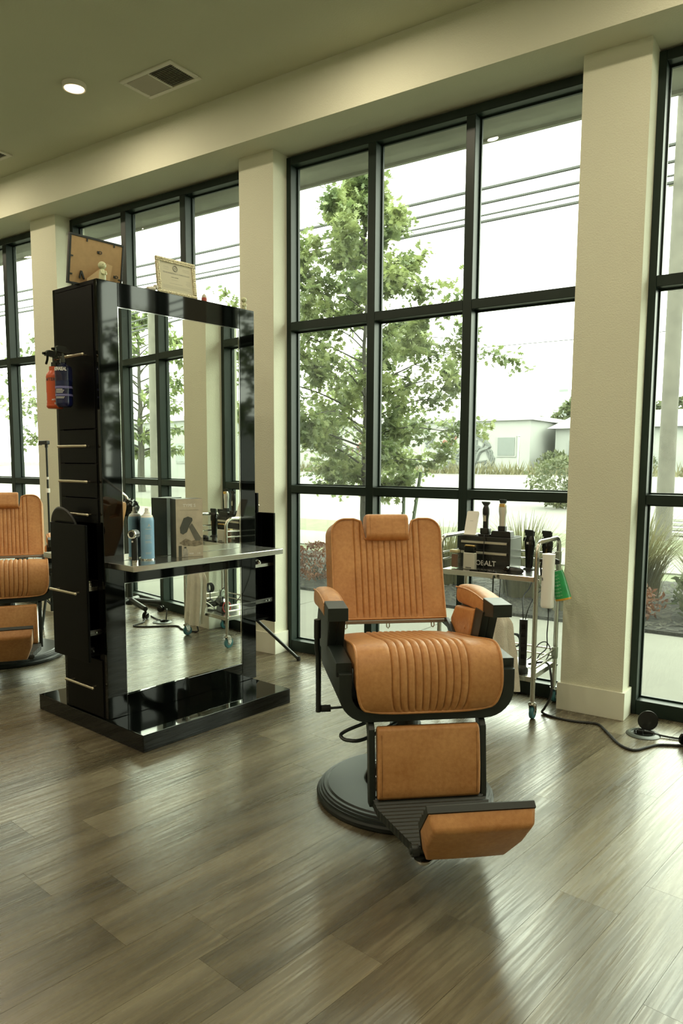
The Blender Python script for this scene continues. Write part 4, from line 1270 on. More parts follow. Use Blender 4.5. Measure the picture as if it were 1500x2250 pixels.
# ---- small black handheld fan / light with ring head
t = thing('handheld_blower', 'small black handheld blower with round chrome ringed head on the shelf', 'tool', **at(0.140, 0.074, CT, -0.25))
b = B(); b.lathe([(0.0, 0.0), (0.015, 0.0), (0.0155, 0.002), (0.0155, 0.018), (0.0, 0.018)], seg=24); b.build('foot_ring', CHROME, t, 40)
b = B(); b.lathe([(0.0145, 0.018), (0.0148, 0.03), (0.0150, 0.11), (0.0135, 0.125), (0.0, 0.126)], seg=24); hb = b.build('grip', BLACKPLASTIC, t, 40)
b = B(); b.lathe([(0.0, 0.0), (0.0045, 0.0), (0.0045, 0.0018), (0.0, 0.0022)], (0, 0, 0), 14, 'y'); o = b.build('button', WHITEPLASTIC, hb, 40); o.location = (0.0075, -0.0128, 0.106); o.rotation_euler = (0, 0, math.radians(210))
b = B(); b.lathe([(0.017, -0.022), (0.021, -0.018), (0.0215, 0.012), (0.020, 0.016), (0.0, 0.016)], (0, 0, 0.140), 28, 'y'); o = b.build('head', BLACKPLASTIC, t, 40); o.rotation_euler = (0, 0, math.radians(35))
b = B(); b.lathe([(0.013, -0.020), (0.0135, -0.024), (0.019, -0.025), (0.0215, -0.022), (0.0215, -0.017)], (0, 0, 0.140), 28, 'y'); b.lathe([(0.004, -0.018), (0.004, -0.021), (0.0, -0.022)], (0, 0, 0.140), 14, 'y'); o = b.build('chrome_ring', CHROME, t, 40); o.rotation_euler = (0, 0, math.radians(35))
# ---- product box
t = thing('product_box', 'tall cardboard box printed with a cordless air duster, standing on the shelf', 'box', **at(0.094, 0.348, CT, math.radians(-20)))
BOXF = mat('box_tan_print', (0.50, 0.46, 0.36), 0.42, var=0.18, scale=14)
BOXD = mat('box_dark_print', (0.030, 0.042, 0.035), 0.35, var=0.25, scale=14)
bw, bd, bhh = 0.140, 0.092, 0.292           # local: y along the printed front, x depth towards the viewer
b = B(); b.box(-bd, -0.0006, 0, bw, 0, bhh, 0.001, 1); bx_ = b.build('carton', BOXD, t, 0)
b = B(); b.box(-0.0006, 0.0, 0.0006, bw - 0.0006, 0.0006, bhh - 0.0006); fp = b.build('front_print', BOXF, t, 0)
Mf = frame_matrix((0.0004, bw / 2, 0), (0, 1, 0), (0, 0, 1))
text('front_lettering', 'TYPE S', 0.020, WHITEPRINT, fp, Mf @ Matrix.Translation((0, 0.258, 0)), sx=1.1, bold=0.0004)
text('front_lettering', 'CORDLESS AIR DUSTER', 0.0095, mat('pale_print', (0.52, 0.50, 0.42), 0.5), fp, Mf @ Matrix.Translation((0, 0.236, 0)))
text('front_lettering', '4000', 0.011, WHITEPRINT, fp, Mf @ Matrix.Translation((0.008, 0.016, 0)), bold=0.0003)
text('front_lettering', '110', 0.011, WHITEPRINT, fp, Mf @ Matrix.Translation((0.046, 0.016, 0)), bold=0.0003)
PR1 = mat('print_charcoal', (0.075, 0.085, 0.075), 0.4, var=0.1, scale=40)
PR2 = mat('print_mid_grey', (0.13, 0.135, 0.115), 0.4, var=0.1, scale=40)
def flat(name, poly, m, parent, M, th=0.0004):
    bb = B(M); bb.prism(poly, 'z', 0.0, th); return bb.build(name, m, parent, 0)
flat('front_picture', [(-0.048, 0.122), (-0.050, 0.148), (-0.030, 0.196), (-0.008, 0.204), (0.014, 0.196), (0.016, 0.184), (-0.004, 0.150), (-0.014, 0.126), (-0.034, 0.114)], PR1, fp, Mf, 0.0006)
flat('front_picture', [(-0.004, 0.150), (0.012, 0.170), (0.060, 0.094), (0.052, 0.080), (0.030, 0.080)], PR2, fp, Mf, 0.0005)
flat('front_picture', [(-0.055, 0.072), (-0.020, 0.094), (0.010, 0.080), (0.068, 0.096), (0.068, 0.060), (0.03, 0.052), (-0.03, 0.058)], mat('print_sand', (0.24, 0.21, 0.15), 0.5, var=0.4, scale=60), fp, Mf, 0.00035)
flat('front_picture', [(-0.058, 0.002), (-0.058, 0.058), (-0.042, 0.058), (-0.042, 0.002)], PR1, fp, Mf, 0.0005)
flat('front_picture', [(-0.038, 0.002), (-0.038, 0.034), (-0.030, 0.046), (-0.018, 0.046), (-0.010, 0.034), (-0.010, 0.002)], mat('print_steel', (0.42, 0.41, 0.36), 0.4, var=0.3, scale=50), fp, Mf, 0.0005)
flat('front_picture', [(-0.030, 0.044), (-0.030, 0.052), (-0.018, 0.052), (-0.018, 0.044)], PR1, fp, Mf, 0.0006)
Mb = frame_matrix((-bd - 0.0002, bw / 2, 0), (0, -1, 0), (0, 0, 1))
for i in range(4):
    cx, cz = (-0.035 if i % 2 == 0 else 0.010), (0.245 if i < 2 else 0.205)
    bb = B(Mb); bb.tube([(cx + 0.008 * math.cos(a * 0.5236), cz + 0.008 * math.sin(a * 0.5236), 0.0002) for a in range(12)], 0.0008, 4, closed=True); bb.build('back_icon', WHITEPRINT, bx_, 0)
    flat_lines('back_lettering', bx_, WHITEPRINT, Mb, [(cx - 0.014, cx + 0.014, cz - 0.015), (cx - 0.010, cx + 0.010, cz - 0.018)])
flat_lines('back_lettering', bx_, WHITEPRINT, Mb, [(-0.03, 0.03, 0.036), (-0.022, 0.022, 0.028)], 0.003)
flat('back_picture', [(-0.05, 0.10), (-0.02, 0.125), (0.05, 0.118), (0.05, 0.098), (-0.03, 0.085)], PR2, bx_, Mb)
# ---- cord lying on top of shelf is left out; grooming tin in the open pull-out
t = thing('steel_tin', 'small chrome tin lying in the open pull-out of the station', 'tin', **at(-0.085, -0.032, 0.7305))
b = B(); b.lathe([(0.0, 0.0), (0.019, 0.0), (0.020, 0.002), (0.020, 0.010), (0.021, 0.011), (0.021, 0.019), (0.018, 0.021), (0.0, 0.022)], seg=24); b.build('can', CHROME, t, 40)
b = B(); b.lathe([(0.014, 0.0221), (0.017, 0.026), (0.014, 0.030), (0.010, 0.030), (0.0, 0.028)], seg=20); b.build('lid', CHROME, t, 40)
t = thing('black_charger_brick', 'small black charger lying low in the open pull-out', 'charger', **at(-0.10, -0.036, 0.4065))
b = B(); b.box(-0.03, 0.03, -0.016, 0.016, 0, 0.03, 0.004); b.build('case', BLACKPLASTIC, t, 35)
b = B(); b.cyl((0.03, 0.0, 0.016), (0.045, 0.0, 0.016), 0.006, seg=10); b.build('plug', BLACKSHINY, t, 40)
t = thing('chrome_knob_jar', 'small chrome lidded jar in the open pull-out at the far end', 'jar', **at(-0.085, SW + 0.10, 0.7305))
b = B(); b.lathe([(0.0, 0.0), (0.018, 0.0), (0.020, 0.004), (0.020, 0.015), (0.0, 0.016)], seg=20); b.build('jar', CHROME, t, 40)
b = B(); b.lathe([(0.012, 0.016), (0.014, 0.020), (0.008, 0.025), (0.0, 0.026)], seg=16); b.build('knob', CHROME, t, 40)
# ---- round black hand mirror standing in the pull-out
t = thing('hand_mirror', 'round black backed hand mirror sticking out of the open pull-out', 'mirror', **at(-0.265, -0.040, 0.0))
b = B(Matrix.Rotation(math.radians(12), 4, 'X'))
b.lathe([(0.0, -0.006), (0.120, -0.006), (0.126, 0.0), (0.120, 0.006), (0.0, 0.006)], (0, 0, 0.0), 44, 'y')
o = b.build('disc', BLACKPLASTIC, t, 40); o.location = (0, 0.0, 0.985)
b = B(); b.lathe([(0.112, -0.0066), (0.112, -0.0062), (0.0, -0.0062)], (0, 0, 0), 40, 'y'); o = b.build('glass', BLACKSHINY, t, 40); o.location = (0, 0, 0.985); o.rotation_euler = (math.radians(12), 0, 0)
b = B(); b.cyl((0, 0.028, 0.868), (0, 0.050, 0.74), 0.012, seg=12); b.build('handle', BLACKPLASTIC, t, 40)
# ---- spray bottles hanging from the top door handle
def trigger(parent, z, m1, m2):
    bb = B(); bb.cyl((0, 0, z), (0, 0, z + 0.020), 0.014, 0.013, 16); bb.cyl((0, 0, z + 0.02), (0, 0, z + 0.045), 0.006, seg=10); bb.build('collar', m1, parent, 40)
    bb = B(); bb.prism([(-0.050, z + 0.062), (-0.046, z + 0.046), (0.030, z + 0.040), (0.036, z + 0.052), (0.012, z + 0.074), (-0.030, z + 0.074)], 'y', -0.010, 0.010, bevel=0.003); hd = bb.build('spray_head', m1, parent, 35)
    bb = B(); bb.tube(smooth_path([(-0.034, 0, z + 0.05), (-0.036, 0, z + 0.03), (-0.044, 0, z + 0.008)], 4), 0.0055, 8); bb.build('trigger', m2, hd, 40)
    bb = B(); bb.cyl((-0.050, 0, z + 0.056), (-0.060, 0, z + 0.056), 0.006, seg=10); bb.build('nozzle', m2, hd, 40)
SMOKE = mat('smoke_chrome_plastic', (0.10, 0.11, 0.10), 0.12, metal=0.6)
REDPL = mat('orange_red_plastic', (0.55, 0.085, 0.018), 0.38, var=0.06)
hx = 1.575
t = thing('red_spray_bottle', 'orange red spray bottle hanging on the station door handle', 'bottle', **at(-0.262, -0.075, hx, math.radians(100)))
b = B(); b.lathe([(0.0, 0.0), (0.032, 0.0), (0.038, 0.006), (0.039, 0.014), (0.0375, 0.016), (0.0375, 0.150), (0.034, 0.162), (0.023, 0.176), (0.022, 0.178), (0.022, 0.196), (0.0, 0.196)], seg=32); rb = b.build('body', REDPL, t, 40)
Mr = frame_matrix((0, 0, 0), (0.62, -0.78, 0), (0, 0, 1))
def ring_text(parent, txt, sz, z, r, m, ang, sx=1.0, bold=0.0, vert=False):
    M = Matrix.Rotation(ang, 4, 'Z') @ frame_matrix((r, 0, z), (0, 1, 0), (0, 0, 1))
    if vert: M = M @ Matrix.Rotation(math.pi / 2, 4, 'Z')
    return text('label_print', txt, sz, m, parent, M @ Matrix.Translation((0, 0, 0.0003)), bend=None if vert else r, sx=sx, bold=bold)
aim = math.radians(-100) + math.radians(-62)     # bottle angle that faces the camera
ring_text(rb, 'AFTER', 0.020, 0.134, 0.0375, DARKPRINT, aim, 0.9, 0.0004)
ring_text(rb, 'AFTER', 0.010, 0.040, 0.0375, WHITEPRINT, aim + 0.55, 1.0, 0.0003)
ring_lines('label_print', rb, WHITEPRINT, 0.0379, (0.024, 0.019), aim + 0.5, aim + 0.95, 0.003)
flatlab = B(); 
for i in range(8):
    a0 = aim + 0.62 + i * 0.05
    flatlab.face([flatlab.v((0.0379 * math.cos(a), 0.0379 * math.sin(a), z)) for a, z in ((a0, 0.066 + 0.001 * (i - 3.5) ** 2 * 0.3), (a0 + 0.05, 0.066 + 0.001 * (i - 2.5) ** 2 * 0.3), (a0 + 0.05, 0.080 + 0.001 * (i - 2.5) ** 2 * 0.3), (a0, 0.080 + 0.001 * (i - 3.5) ** 2 * 0.3))])
flatlab.build('ribbon_print', WHITEPRINT, rb, 0)
b = B()
for k in range(14):
    a0 = aim - 0.95
    z = 0.026 + k * 0.0034
    if k in (4,): continue
    b.face([b.v((0.0379 * math.cos(a), 0.0379 * math.sin(a), zz)) for a, zz in ((a0, z), (a0 + 0.30, z), (a0 + 0.30, z + 0.002 + 0.0009 * (k % 2)), (a0, z + 0.002 + 0.0009 * (k % 2)))])
b.build('barcode', WHITEPRINT, rb, 0)
b = B(); b.lathe([(0.0226, 0.178), (0.0226, 0.192), (0.021, 0.194)], seg=28); b.build('neck_ring', REDPL, t, 40)
trigger(t, 0.196, SMOKE, BLACKSHINY)
BLUECLR = clear_plastic('clear_blue_bottle', (0.42, 0.46, 0.75), 0.03, 0.25, (0.02, 0.03, 0.11))
t = thing('blue_spray_bottle', 'clear dark blue spray bottle hanging on the station door handle', 'bottle', **at(-0.160, -0.085, hx + 0.002, math.radians(100)))
b = B(); b.lathe([(0.0, 0.0), (0.028, 0.0), (0.037, 0.010), (0.039, 0.022), (0.039, 0.170), (0.036, 0.184), (0.024, 0.192), (0.013, 0.196), (0.013, 0.204), (0.0, 0.204)], seg=32); bb_ = b.build('body', BLUECLR, t, 40)
b = B(); b.lathe([(0.0, 0.004), (0.030, 0.004), (0.0355, 0.012), (0.0365, 0.024), (0.0365, 0.120), (0.0, 0.120)], seg=28); b.build('liquid', mat('dark_blue_liquid', (0.02, 0.025, 0.10), 0.2, var=0.3), bb_, 40)
ring_text(bb_, 'ORIGINAL', 0.022, 0.172, 0.0385, WHITEPRINT, aim - 0.42, 0.62, 0.0006)
ring_text(bb_, 'EAL', 0.022, 0.172, 0.0385, WHITEPRINT, aim + 0.62, 0.62, 0.0006)
b = B(); b.lathe([(0.0392, 0.085), (0.0393, 0.086), (0.0393, 0.094), (0.0392, 0.095)], seg=32); b.lathe([(0.0392, 0.050), (0.0393, 0.051), (0.0393, 0.058), (0.0392, 0.059)], seg=32)
b.build('label_band', mat('lavender_print', (0.16, 0.16, 0.36), 0.5), bb_, 40)
ring_lines('label_print', bb_, WHITEPRINT, 0.0396, (0.079, 0.074, 0.069, 0.064, 0.044, 0.039), aim - 0.5, aim + 0.7, 0.0024)
trigger(t, 0.204, SMOKE, BLACKSHINY)

# ---- things on top of the station
TOPZ = SH
KRAFT = mat('brown_backing_board', (0.40, 0.27, 0.13), 0.8, var=0.06, scale=40)
t = thing('picture_frame', 'picture frame seen from its brown cardboard back, propped on the station', 'picture frame', **at(-0.185, 0.0, TOPZ))
lean = 0.16
Mfr = frame_matrix((0.0, -0.035, 0.0), (0, 1, 0), (lean, 0, 1))    # local x: along the edge, y: up the frame, z: towards the viewer
W, Hh = 0.290, 0.225
for nm, q in (('rail', (0, W, 0, 0.010)), ('rail', (0, W, Hh - 0.010, Hh)), ('stile', (0, 0.010, 0.010, Hh - 0.010)), ('stile', (W - 0.010, W, 0.010, Hh - 0.010))):
    b = B(Mfr); b.box(q[0], q[1], q[2], q[3], -0.016, 0.0, 0.001, 1); b.build(nm, BLACKPLASTIC, t, 30)
b = B(Mfr); b.box(0.010, W - 0.010, 0.010, Hh - 0.010, -0.006, -0.0025); bk = b.build('backing_board', KRAFT, t, 0)
b = B(Mfr)
for (x, y, dx, dy) in ((0.09, Hh - 0.016, 0.003, 0.008), (0.235, Hh - 0.014, 0.003, 0.008), (0.014, 0.125, 0.008, 0.003), (W - 0.014, 0.06, 0.008, 0.003), (0.014, 0.045, 0.008, 0.003)):
    b.box(x - dx, x + dx, y - dy, y + dy, -0.0025, 0.0005)
b.build('turn_button', BLACKMETAL, bk, 0)
for (x, y) in ((0.160, 0.165), (0.255, 0.07)):
    b = B(Mfr); b.tube([(x + 0.009 * math.cos(a * 0.628), y + 0.006 * math.sin(a * 0.628), 0.001) for a in range(10)], 0.0017, 6, closed=True); b.box(x - 0.014, x - 0.004, y - 0.005, y + 0.005, -0.0025, 0.0015)
    b.build('hanging_ring', BLACKMETAL, bk, 40)
b = B(Mfr); b.prism([(0.085, 0.0), (0.085, 0.035), (0.185, 0.120), (0.215, 0.115), (0.20, 0.0)], 'z', 0.022, 0.025); b.build('easel_leg', mat('kraft_easel', (0.50, 0.36, 0.19), 0.8), t, 0)
b = B(Mfr); b.prism([(0.055, 0.035), (0.061, 0.066), (0.069, 0.066), (0.085, 0.030), (0.078, 0.028), (0.065, 0.055), (0.061, 0.030)], 'z', 0.0, 0.006); b.build('strap', BLACKPLASTIC, t, 0)

FIG = mat('pale_green_vinyl', (0.55, 0.58, 0.36), 0.5)
def figurine(label, s, tt, h, m, cat='figurine', grp='small vinyl figurines on the station', rz=0.0):
    g = thing('figurine', label, cat, **at(s, tt, TOPZ, rz)); k = h
    bb = B(); bb.lathe([(0.0, 0.0), (0.17 * k, 0.0), (0.19 * k, 0.12 * k), (0.17 * k, 0.38 * k), (0.12 * k, 0.56 * k), (0.08 * k, 0.60 * k), (0.0, 0.61 * k)], seg=18); bd_ = bb.build('body', m, g, 50)
    bb = B(); bb.ball((0, 0, 0.78 * k), 0.22 * k, 18, 12, 0.95); hd_ = bb.build('head', m, g, 50)
    bb = B()
    for a in (-0.7, 0.7):
        bb.tube(smooth_path([(0.13 * k * math.cos(a), 0.17 * k * math.sin(a) * 1.2, 0.50 * k), (0.22 * k * math.cos(a), 0.22 * k * math.sin(a), 0.34 * k), (0.24 * k, 0.06 * k * math.sin(a), 0.30 * k)], 4), 0.045 * k, 8)
    bb.build('arm', m, bd_, 50)
    bb = B()
    for a in (-0.35, 0.35):
        bb.ball((0.21 * k * math.cos(a), 0.21 * k * math.sin(a), 0.80 * k), 0.022 * k, 8, 6)
    bb.build('eye', BLACKPLASTIC, hd_, 50)
    return g
figurine('small pale green figurine standing before the brown picture back', -0.020, 0.045, 0.085, FIG)
figurine('small pale green figurine at the far right corner of the station top', -0.025, 0.925, 0.070, FIG, rz=-0.5)
t = thing('toy', 'tiny white toy lying left of the gold framed certificate', 'figurine', **at(-0.024, 0.327, TOPZ))
m = mat('cream_vinyl', (0.55, 0.54, 0.44), 0.5)
b = B(); b.ball((0.0, 0.015, 0.022), 0.013, 14, 9); b.build('head', m, t, 50)
b = B(); b.tube(smooth_path([(0.0, 0.008, 0.012), (0, -0.015, 0.010), (0, -0.035, 0.006)], 4), [0.012] * 4 + [0.010] * 4 + [0.006], 10); b.build('body', m, t, 50)
b = B(); b.tube([(0.008, 0.018, 0.012), (0.014, 0.026, 0.003)], 0.004, 8); b.build('arm', m, t, 50)
t = thing('toy', 'tiny red and white figurine right of the gold framed certificate', 'figurine', **at(-0.024, 0.646, TOPZ))
b = B(); b.lathe([(0.0, 0.0), (0.014, 0.0), (0.015, 0.012), (0.013, 0.022), (0.0, 0.024)], seg=16); b.build('body', mat('red_vinyl', (0.40, 0.07, 0.05), 0.5), t, 50)
b = B(); b.lathe([(0.0135, 0.0205), (0.0125, 0.030), (0.007, 0.036), (0.002, 0.042), (0.0, 0.043)], seg=16); b.build('head', m, t, 50)
# ---- certificate in a gold frame
t = thing('certificate', 'gold framed barbering certificate standing on the station', 'certificate', **at(-0.028, 0.362, TOPZ))
Mct = frame_matrix((0, 0, 0), (0, 1, 0), (-0.11, 0, 1))
W, Hh, g = 0.243, 0.184, 0.022
PGOLD = mat('pale_carved_gold', (0.60, 0.55, 0.36), 0.40, metal=0.25, var=0.3, scale=160, bump=0.9, bscale=140)
for nm, q in (('rail', (0, W, 0, g)), ('rail', (0, W, Hh - g, Hh)), ('stile', (0, g, g, Hh - g)), ('stile', (W - g, W, g, Hh - g))):
    b = B(Mct); b.box(q[0], q[1], q[2], q[3], -0.012, 0.004, 0.004, 2); fr_ = b.build(nm, PGOLD, t, 40)
    b = B(Mct)
    horiz = (q[1] - q[0]) > (q[3] - q[2])
    n = int(((q[1] - q[0]) if horiz else (q[3] - q[2])) / 0.0095)
    for i in range(n):
        f = (i + 0.5) / n
        x, y = (q[0] + (q[1] - q[0]) * f, (q[2] + q[3]) / 2) if horiz else ((q[0] + q[1]) / 2, q[2] + (q[3] - q[2]) * f)
        b.lathe([(0.0034, 0.004), (0.0026, 0.006), (0.0, 0.0066)], (x, y, 0), 7)
    b.build('carving', PGOLD, fr_, 60)
PAPER = mat('certificate_paper', (0.52, 0.50, 0.37), 0.7, var=0.03)
b = B(Mct); b.box(g - 0.002, W - g + 0.002, g - 0.002, Hh - g + 0.002, -0.008, -0.002); pp = b.build('paper', PAPER, t, 0)
for (txt, sz, x, y, al) in (('TEXAS BARBERING & COSMETOLOGY', 0.0098, W / 2, 0.112, 'CENTER'), ('CLASS A BARBER', 0.0062, W / 2 - 0.012, 0.093, 'CENTER')):
    text('print', txt, sz, GREYPRINT, pp, Mct @ Matrix.Translation((x, y, -0.0018)), 0.0002)
for (x0, x1, y) in ((0.090, 0.130, 0.080), (0.075, 0.155, 0.061), (0.180, 0.208, 0.084), (0.182, 0.208, 0.077), (0.178, 0.208, 0.070), (0.184, 0.204, 0.063), (0.035, 0.205, 0.048), (0.035, 0.190, 0.042), (0.035, 0.205, 0.036), (0.045, 0.075, 0.142), (0.042, 0.078, 0.136), (0.165, 0.205, 0.142), (0.160, 0.205, 0.136), (0.165, 0.205, 0.130), (0.045, 0.075, 0.128)):
    b = B(Mct); b.box(x0, x1, y, y + 0.0011, -0.002, -0.0017); b.build('print_line', mat('pale_grey_print', (0.34, 0.33, 0.26), 0.6), pp, 0)
b = B(Mct @ Matrix.Translation((W / 2 - 0.006, 0.138, -0.0018)))
for r in (0.0155, 0.0115):
    b.tube([(r * math.cos(a * 0.2618), r * math.sin(a * 0.2618), 0.0) for a in range(24)], 0.0009 if r > 0.013 else 0.0016, 4, closed=True)
b.prism([((0.008 if i % 2 == 0 else 0.0033) * math.sin(i * math.pi / 5), (0.008 if i % 2 == 0 else 0.0033) * math.cos(i * math.pi / 5)) for i in range(10)], 'z', 0.0, 0.0003)
b.build('seal', GREYPRINT, pp, 0)

# ------------------------------------------------------------------ steel trolley before the window
CX0, CX1, CY0, CY1 = -1.845, -1.303, 3.708, 4.050
ct = thing('steel_trolley', 'stainless steel wheeled trolley with two shelves by the window', 'trolley', (0, 0, 0))
ct.location = ((CX0 + CX1) / 2, (CY0 + CY1) / 2, 0)
cxm, cym = (CX0 + CX1) / 2, (CY0 + CY1) / 2
hx_, hy_ = (CX1 - CX0) / 2, (CY1 - CY0) / 2
def L(x, y, z): return (x - cxm, y - cym, z)
for s in (-1, 1):
    x = s * hx_
    R = 0.055; n = 8
    pts = [(x, -hy_, 0.10), (x, -hy_, 0.5)] + [(x, -hy_ + R - R * math.cos(a), 0.925 - R + R * math.sin(a)) for a in [i * math.pi / 2 / n for i in range(n + 1)]] + [(x, hy_ - R + R * math.sin(a), 0.925 - R + R * math.cos(a)) for a in [i * math.pi / 2 / n for i in range(n + 1)]] + [(x, hy_, 0.5), (x, hy_, 0.10)]
    b = B(); b.tube(pts, 0.0125, 14); fr = b.build('end_frame', STEEL, ct, 40)
    b = B()
    for (yy, zz) in ((-hy_, 0.735), (-hy_, 0.215), (hy_, 0.735), (hy_, 0.215)):
        b.lathe([(0.007, 0.0), (0.006, 0.004), (0.0, 0.005)], (x + s * 0.0115, yy, zz), 10, 'x') if s > 0 else b.lathe([(0.007, 0.0), (0.006, -0.004), (0.0, -0.005)], (x + s * 0.0115, yy, zz), 10, 'x')
    b.build('bolt', CHROME, fr, 40)
    for zz in (0.797, 0.836, 0.265, 0.303):
        b = B(); b.tube([(x, -hy_ + 0.012, zz), (x, hy_ - 0.012, zz)], 0.0055, 8); b.build('side_rail', STEEL, ct, 40)
    for z0, z1 in ((0.782, 0.850), (0.250, 0.318)):
        for yy in (hy_ - 0.004,):
            b = B(); b.box(x - 0.015, x + 0.015, yy - 0.022, yy + 0.014, z0, z1, 0.006, 2); b.build('rail_clip', mat('translucent_clip', (0.45, 0.50, 0.42), 0.4), ct, 40)
for zz in (0.797, 0.836, 0.265, 0.303):
    b = B(); b.tube([(-hx_ + 0.012, hy_, zz), (hx_ - 0.012, hy_, zz)], 0.0055, 8); b.build('back_rail', STEEL, ct, 40)
for z1, nm in ((0.748, 'top_shelf'), (0.224, 'bottom_shelf')):
    b = B(); b.box(-hx_ + 0.010, hx_ - 0.010, -hy_ - 0.006, hy_ + 0.004, z1 - 0.028, z1, 0.002, 1); b.build(nm, STEELTOP, ct, 30)
for sx in (-1, 1):
    for sy in (-1, 1):
        x, y = sx * hx_, sy * hy_
        b = B(); b.cyl((x, y, 0.082), (x, y, 0.115), 0.010, seg=12); b.lathe([(0.022, 0.078), (0.022, 0.086), (0.012, 0.092), (0.0, 0.092)], (x, y, 0), 18); cs = b.build('caster', CHROME, ct, 40)
        ox = 0.014 * (1 if sx > 0 else -1)
        b = B()
        for q in (-1, 1):
            b.prism([(y - 0.012, 0.082), (y + 0.022, 0.082), (y + 0.030, 0.045), (y + 0.016, 0.030), (y - 0.002, 0.046)], 'x', x + q * 0.014 - 0.0015, x + q * 0.014 + 0.0015)
        b.build('fork', CHROME, cs, 30)
        b = B(); b.lathe([(0.028, -0.011), (0.034, -0.009), (0.0365, -0.004), (0.0365, 0.004), (0.034, 0.009), (0.028, 0.011)], (x, y + 0.012, 0.0365), 28, 'x'); b.build('wheel', BLUEWHEEL, cs, 40)
        b = B(); b.lathe([(0.0, -0.0125), (0.008, -0.0125), (0.026, -0.009), (0.026, 0.009), (0.008, 0.0125), (0.0, 0.0125)], (x, y + 0.012, 0.0365), 20, 'x'); b.build('wheel_hub', mat('grey_hub', (0.35, 0.36, 0.34), 0.5), cs, 40)
ZT = 0.748
# ---- toolbox
TBX0, TBX1, TBY0, TBY1, TBH = -1.812, -1.508, 3.862, 4.032, 0.172
t = thing('tool_box', 'black metal drawer tool box with white lettering on the trolley', 'tool box', ((TBX0 + TBX1) / 2, (TBY0 + TBY1) / 2, ZT))
w2, d2 = (TBX1 - TBX0) / 2, (TBY1 - TBY0) / 2
TBM = mat('black_tool_box_enamel', (0.008, 0.009, 0.008), 0.25, coat=0.2)
b = B(); b.box(-w2, w2, -d2 + 0.006, d2, 0.0, TBH, 0.003, 2); b.build('case', mat('tool_box_side_lit', (0.09, 0.10, 0.085), 0.3), t, 30)  # black case painted grey, for the light reflected on its right side
b = B(); b.box(-w2, w2, -d2 + 0.002, -d2 + 0.0065, 0.0, TBH, 0.001, 1); fa = b.build('face', TBM, t, 30)
b = B(); b.box(-w2 + 0.004, w2 - 0.004, -d2 + 0.012, d2 - 0.006, TBH, TBH + 0.003); b.build('top_mat', RUBBER, t, 0)
for z0, z1 in ((0.096, 0.150), (0.050, 0.092)):
    b = B(); b.box(-w2 + 0.014, w2 - 0.014, -d2 - 0.001, -d2 + 0.002, z0, z1, 0.001, 1); dr = b.build('drawer', TBM, t, 30)
    b = B(); b.prism([(-d2 - 0.001, z1 - 0.002), (-d2 - 0.007, z1 - 0.004), (-d2 - 0.007, z1 - 0.014), (-d2 - 0.001, z1 - 0.017)], 'x', -w2 + 0.018, w2 - 0.018); b.build('pull', mat('aluminium_pull', (0.62, 0.60, 0.50), 0.35, metal=0.7), dr, 0)
text('lettering', 'KOBALT', 0.040, WHITEPRINT, fa, frame_matrix((0.0, -d2 + 0.0015, 0.026), (1, 0, 0), (0, 0, 1)), sx=0.95, bold=0.0006)
TT = ZT + TBH + 0.003
# ---- white wireless charger stand
t = thing('phone_charger', 'white upright wireless phone charger stand on the tool box', 'charger', (-1.755, 3.905, TT))
b = B(); b.box(-0.036, 0.036, -0.030, 0.045, 0, 0.010, 0.004); b.build('base', WHITEPLASTIC, t, 40)
Mch = frame_matrix((0.0, -0.022, 0.008), (1, 0, 0), (0.14, 0.33, 1))
b = B(Mch); b.prism(rrect(-0.036, 0.036, 0.0, 0.132, 0.008), 'z', -0.007, 0.0, bevel=0.001); b.build('back_plate', WHITEPLASTIC, t, 40)
flat_lines('logo', t, GREYPRINT, Mch @ Matrix.Translation((0, 0, 0.0002)), [(-0.010, 0.010, 0.074)])
# ---- trimmer and clipper on charging docks
def trimmer(parent, h, mb, mblade, w=0.018, wide=0.024):
    """upright hair trimmer: body flares, blade on top"""
    bb = B()
    secs = [(0.0, w * 0.72, 0.013), (0.02, w * 0.8, 0.014), (0.45, w * 0.80, 0.014), (0.62, w, 0.016), (0.78, w * 1.0, 0.015), (0.86, w * 0.72, 0.011), (0.90, w * 0.62, 0.009)]
    rings = []
    for f, a, c in secs:
        rings.append([bb.v((a * math.copysign(abs(math.cos(q)) ** 0.7, math.cos(q)), c * math.copysign(abs(math.sin(q)) ** 0.7, math.sin(q)), h * f)) for q in [i * math.pi / 8 for i in range(16)]])
    for p, q in zip(rings, rings[1:]):
        for k in range(16):
            bb.face([p[k], p[(k + 1) % 16], q[(k + 1) % 16], q[k]])
    bb.face(rings[0][::-1]); bb.face(rings[-1])
    bmesh.ops.recalc_face_normals(bb.bm, faces=bb.bm.faces[:])
    body_ = bb.build('body', mb, parent, 50)
    bb = B(); bb.prism([(-w * 0.66, h * 0.895), (w * 0.66, h * 0.895), (wide * 0.95, h * 0.985), (wide * 0.95, h), (-wide * 0.95, h), (-wide * 0.95, h * 0.985)], 'y', -0.010, 0.008, bevel=0.001, seg=1)
    for k in range(9):
        xx = -wide * 0.9 + wide * 1.8 * k / 8
        bb.box(xx - 0.0012, xx + 0.0012, -0.011, -0.005, h, h + 0.004)
    bl = bb.build('blade', mblade, parent, 30)
    return body_
t = thing('hair_trimmer', 'slim black hair trimmer with pale panel standing in its dock on the tool box', 'trimmer', (-1.668, 3.900, TT))
b = B(); b.prism(rrect(-0.036, 0.036, -0.028, 0.030, 0.010), 'z', 0, 0.012, bevel=0.003); b.prism(rrect(-0.026, 0.026, -0.022, 0.022, 0.008), 'z', 0.012, 0.045, bevel=0.005); b.build('dock', BLACKPLASTIC, t, 40)
e = bpy.data.objects.new('trimmer_unit', None)
pb = trimmer(t, 0.165, BLACKPLASTIC, BLACKMETAL)
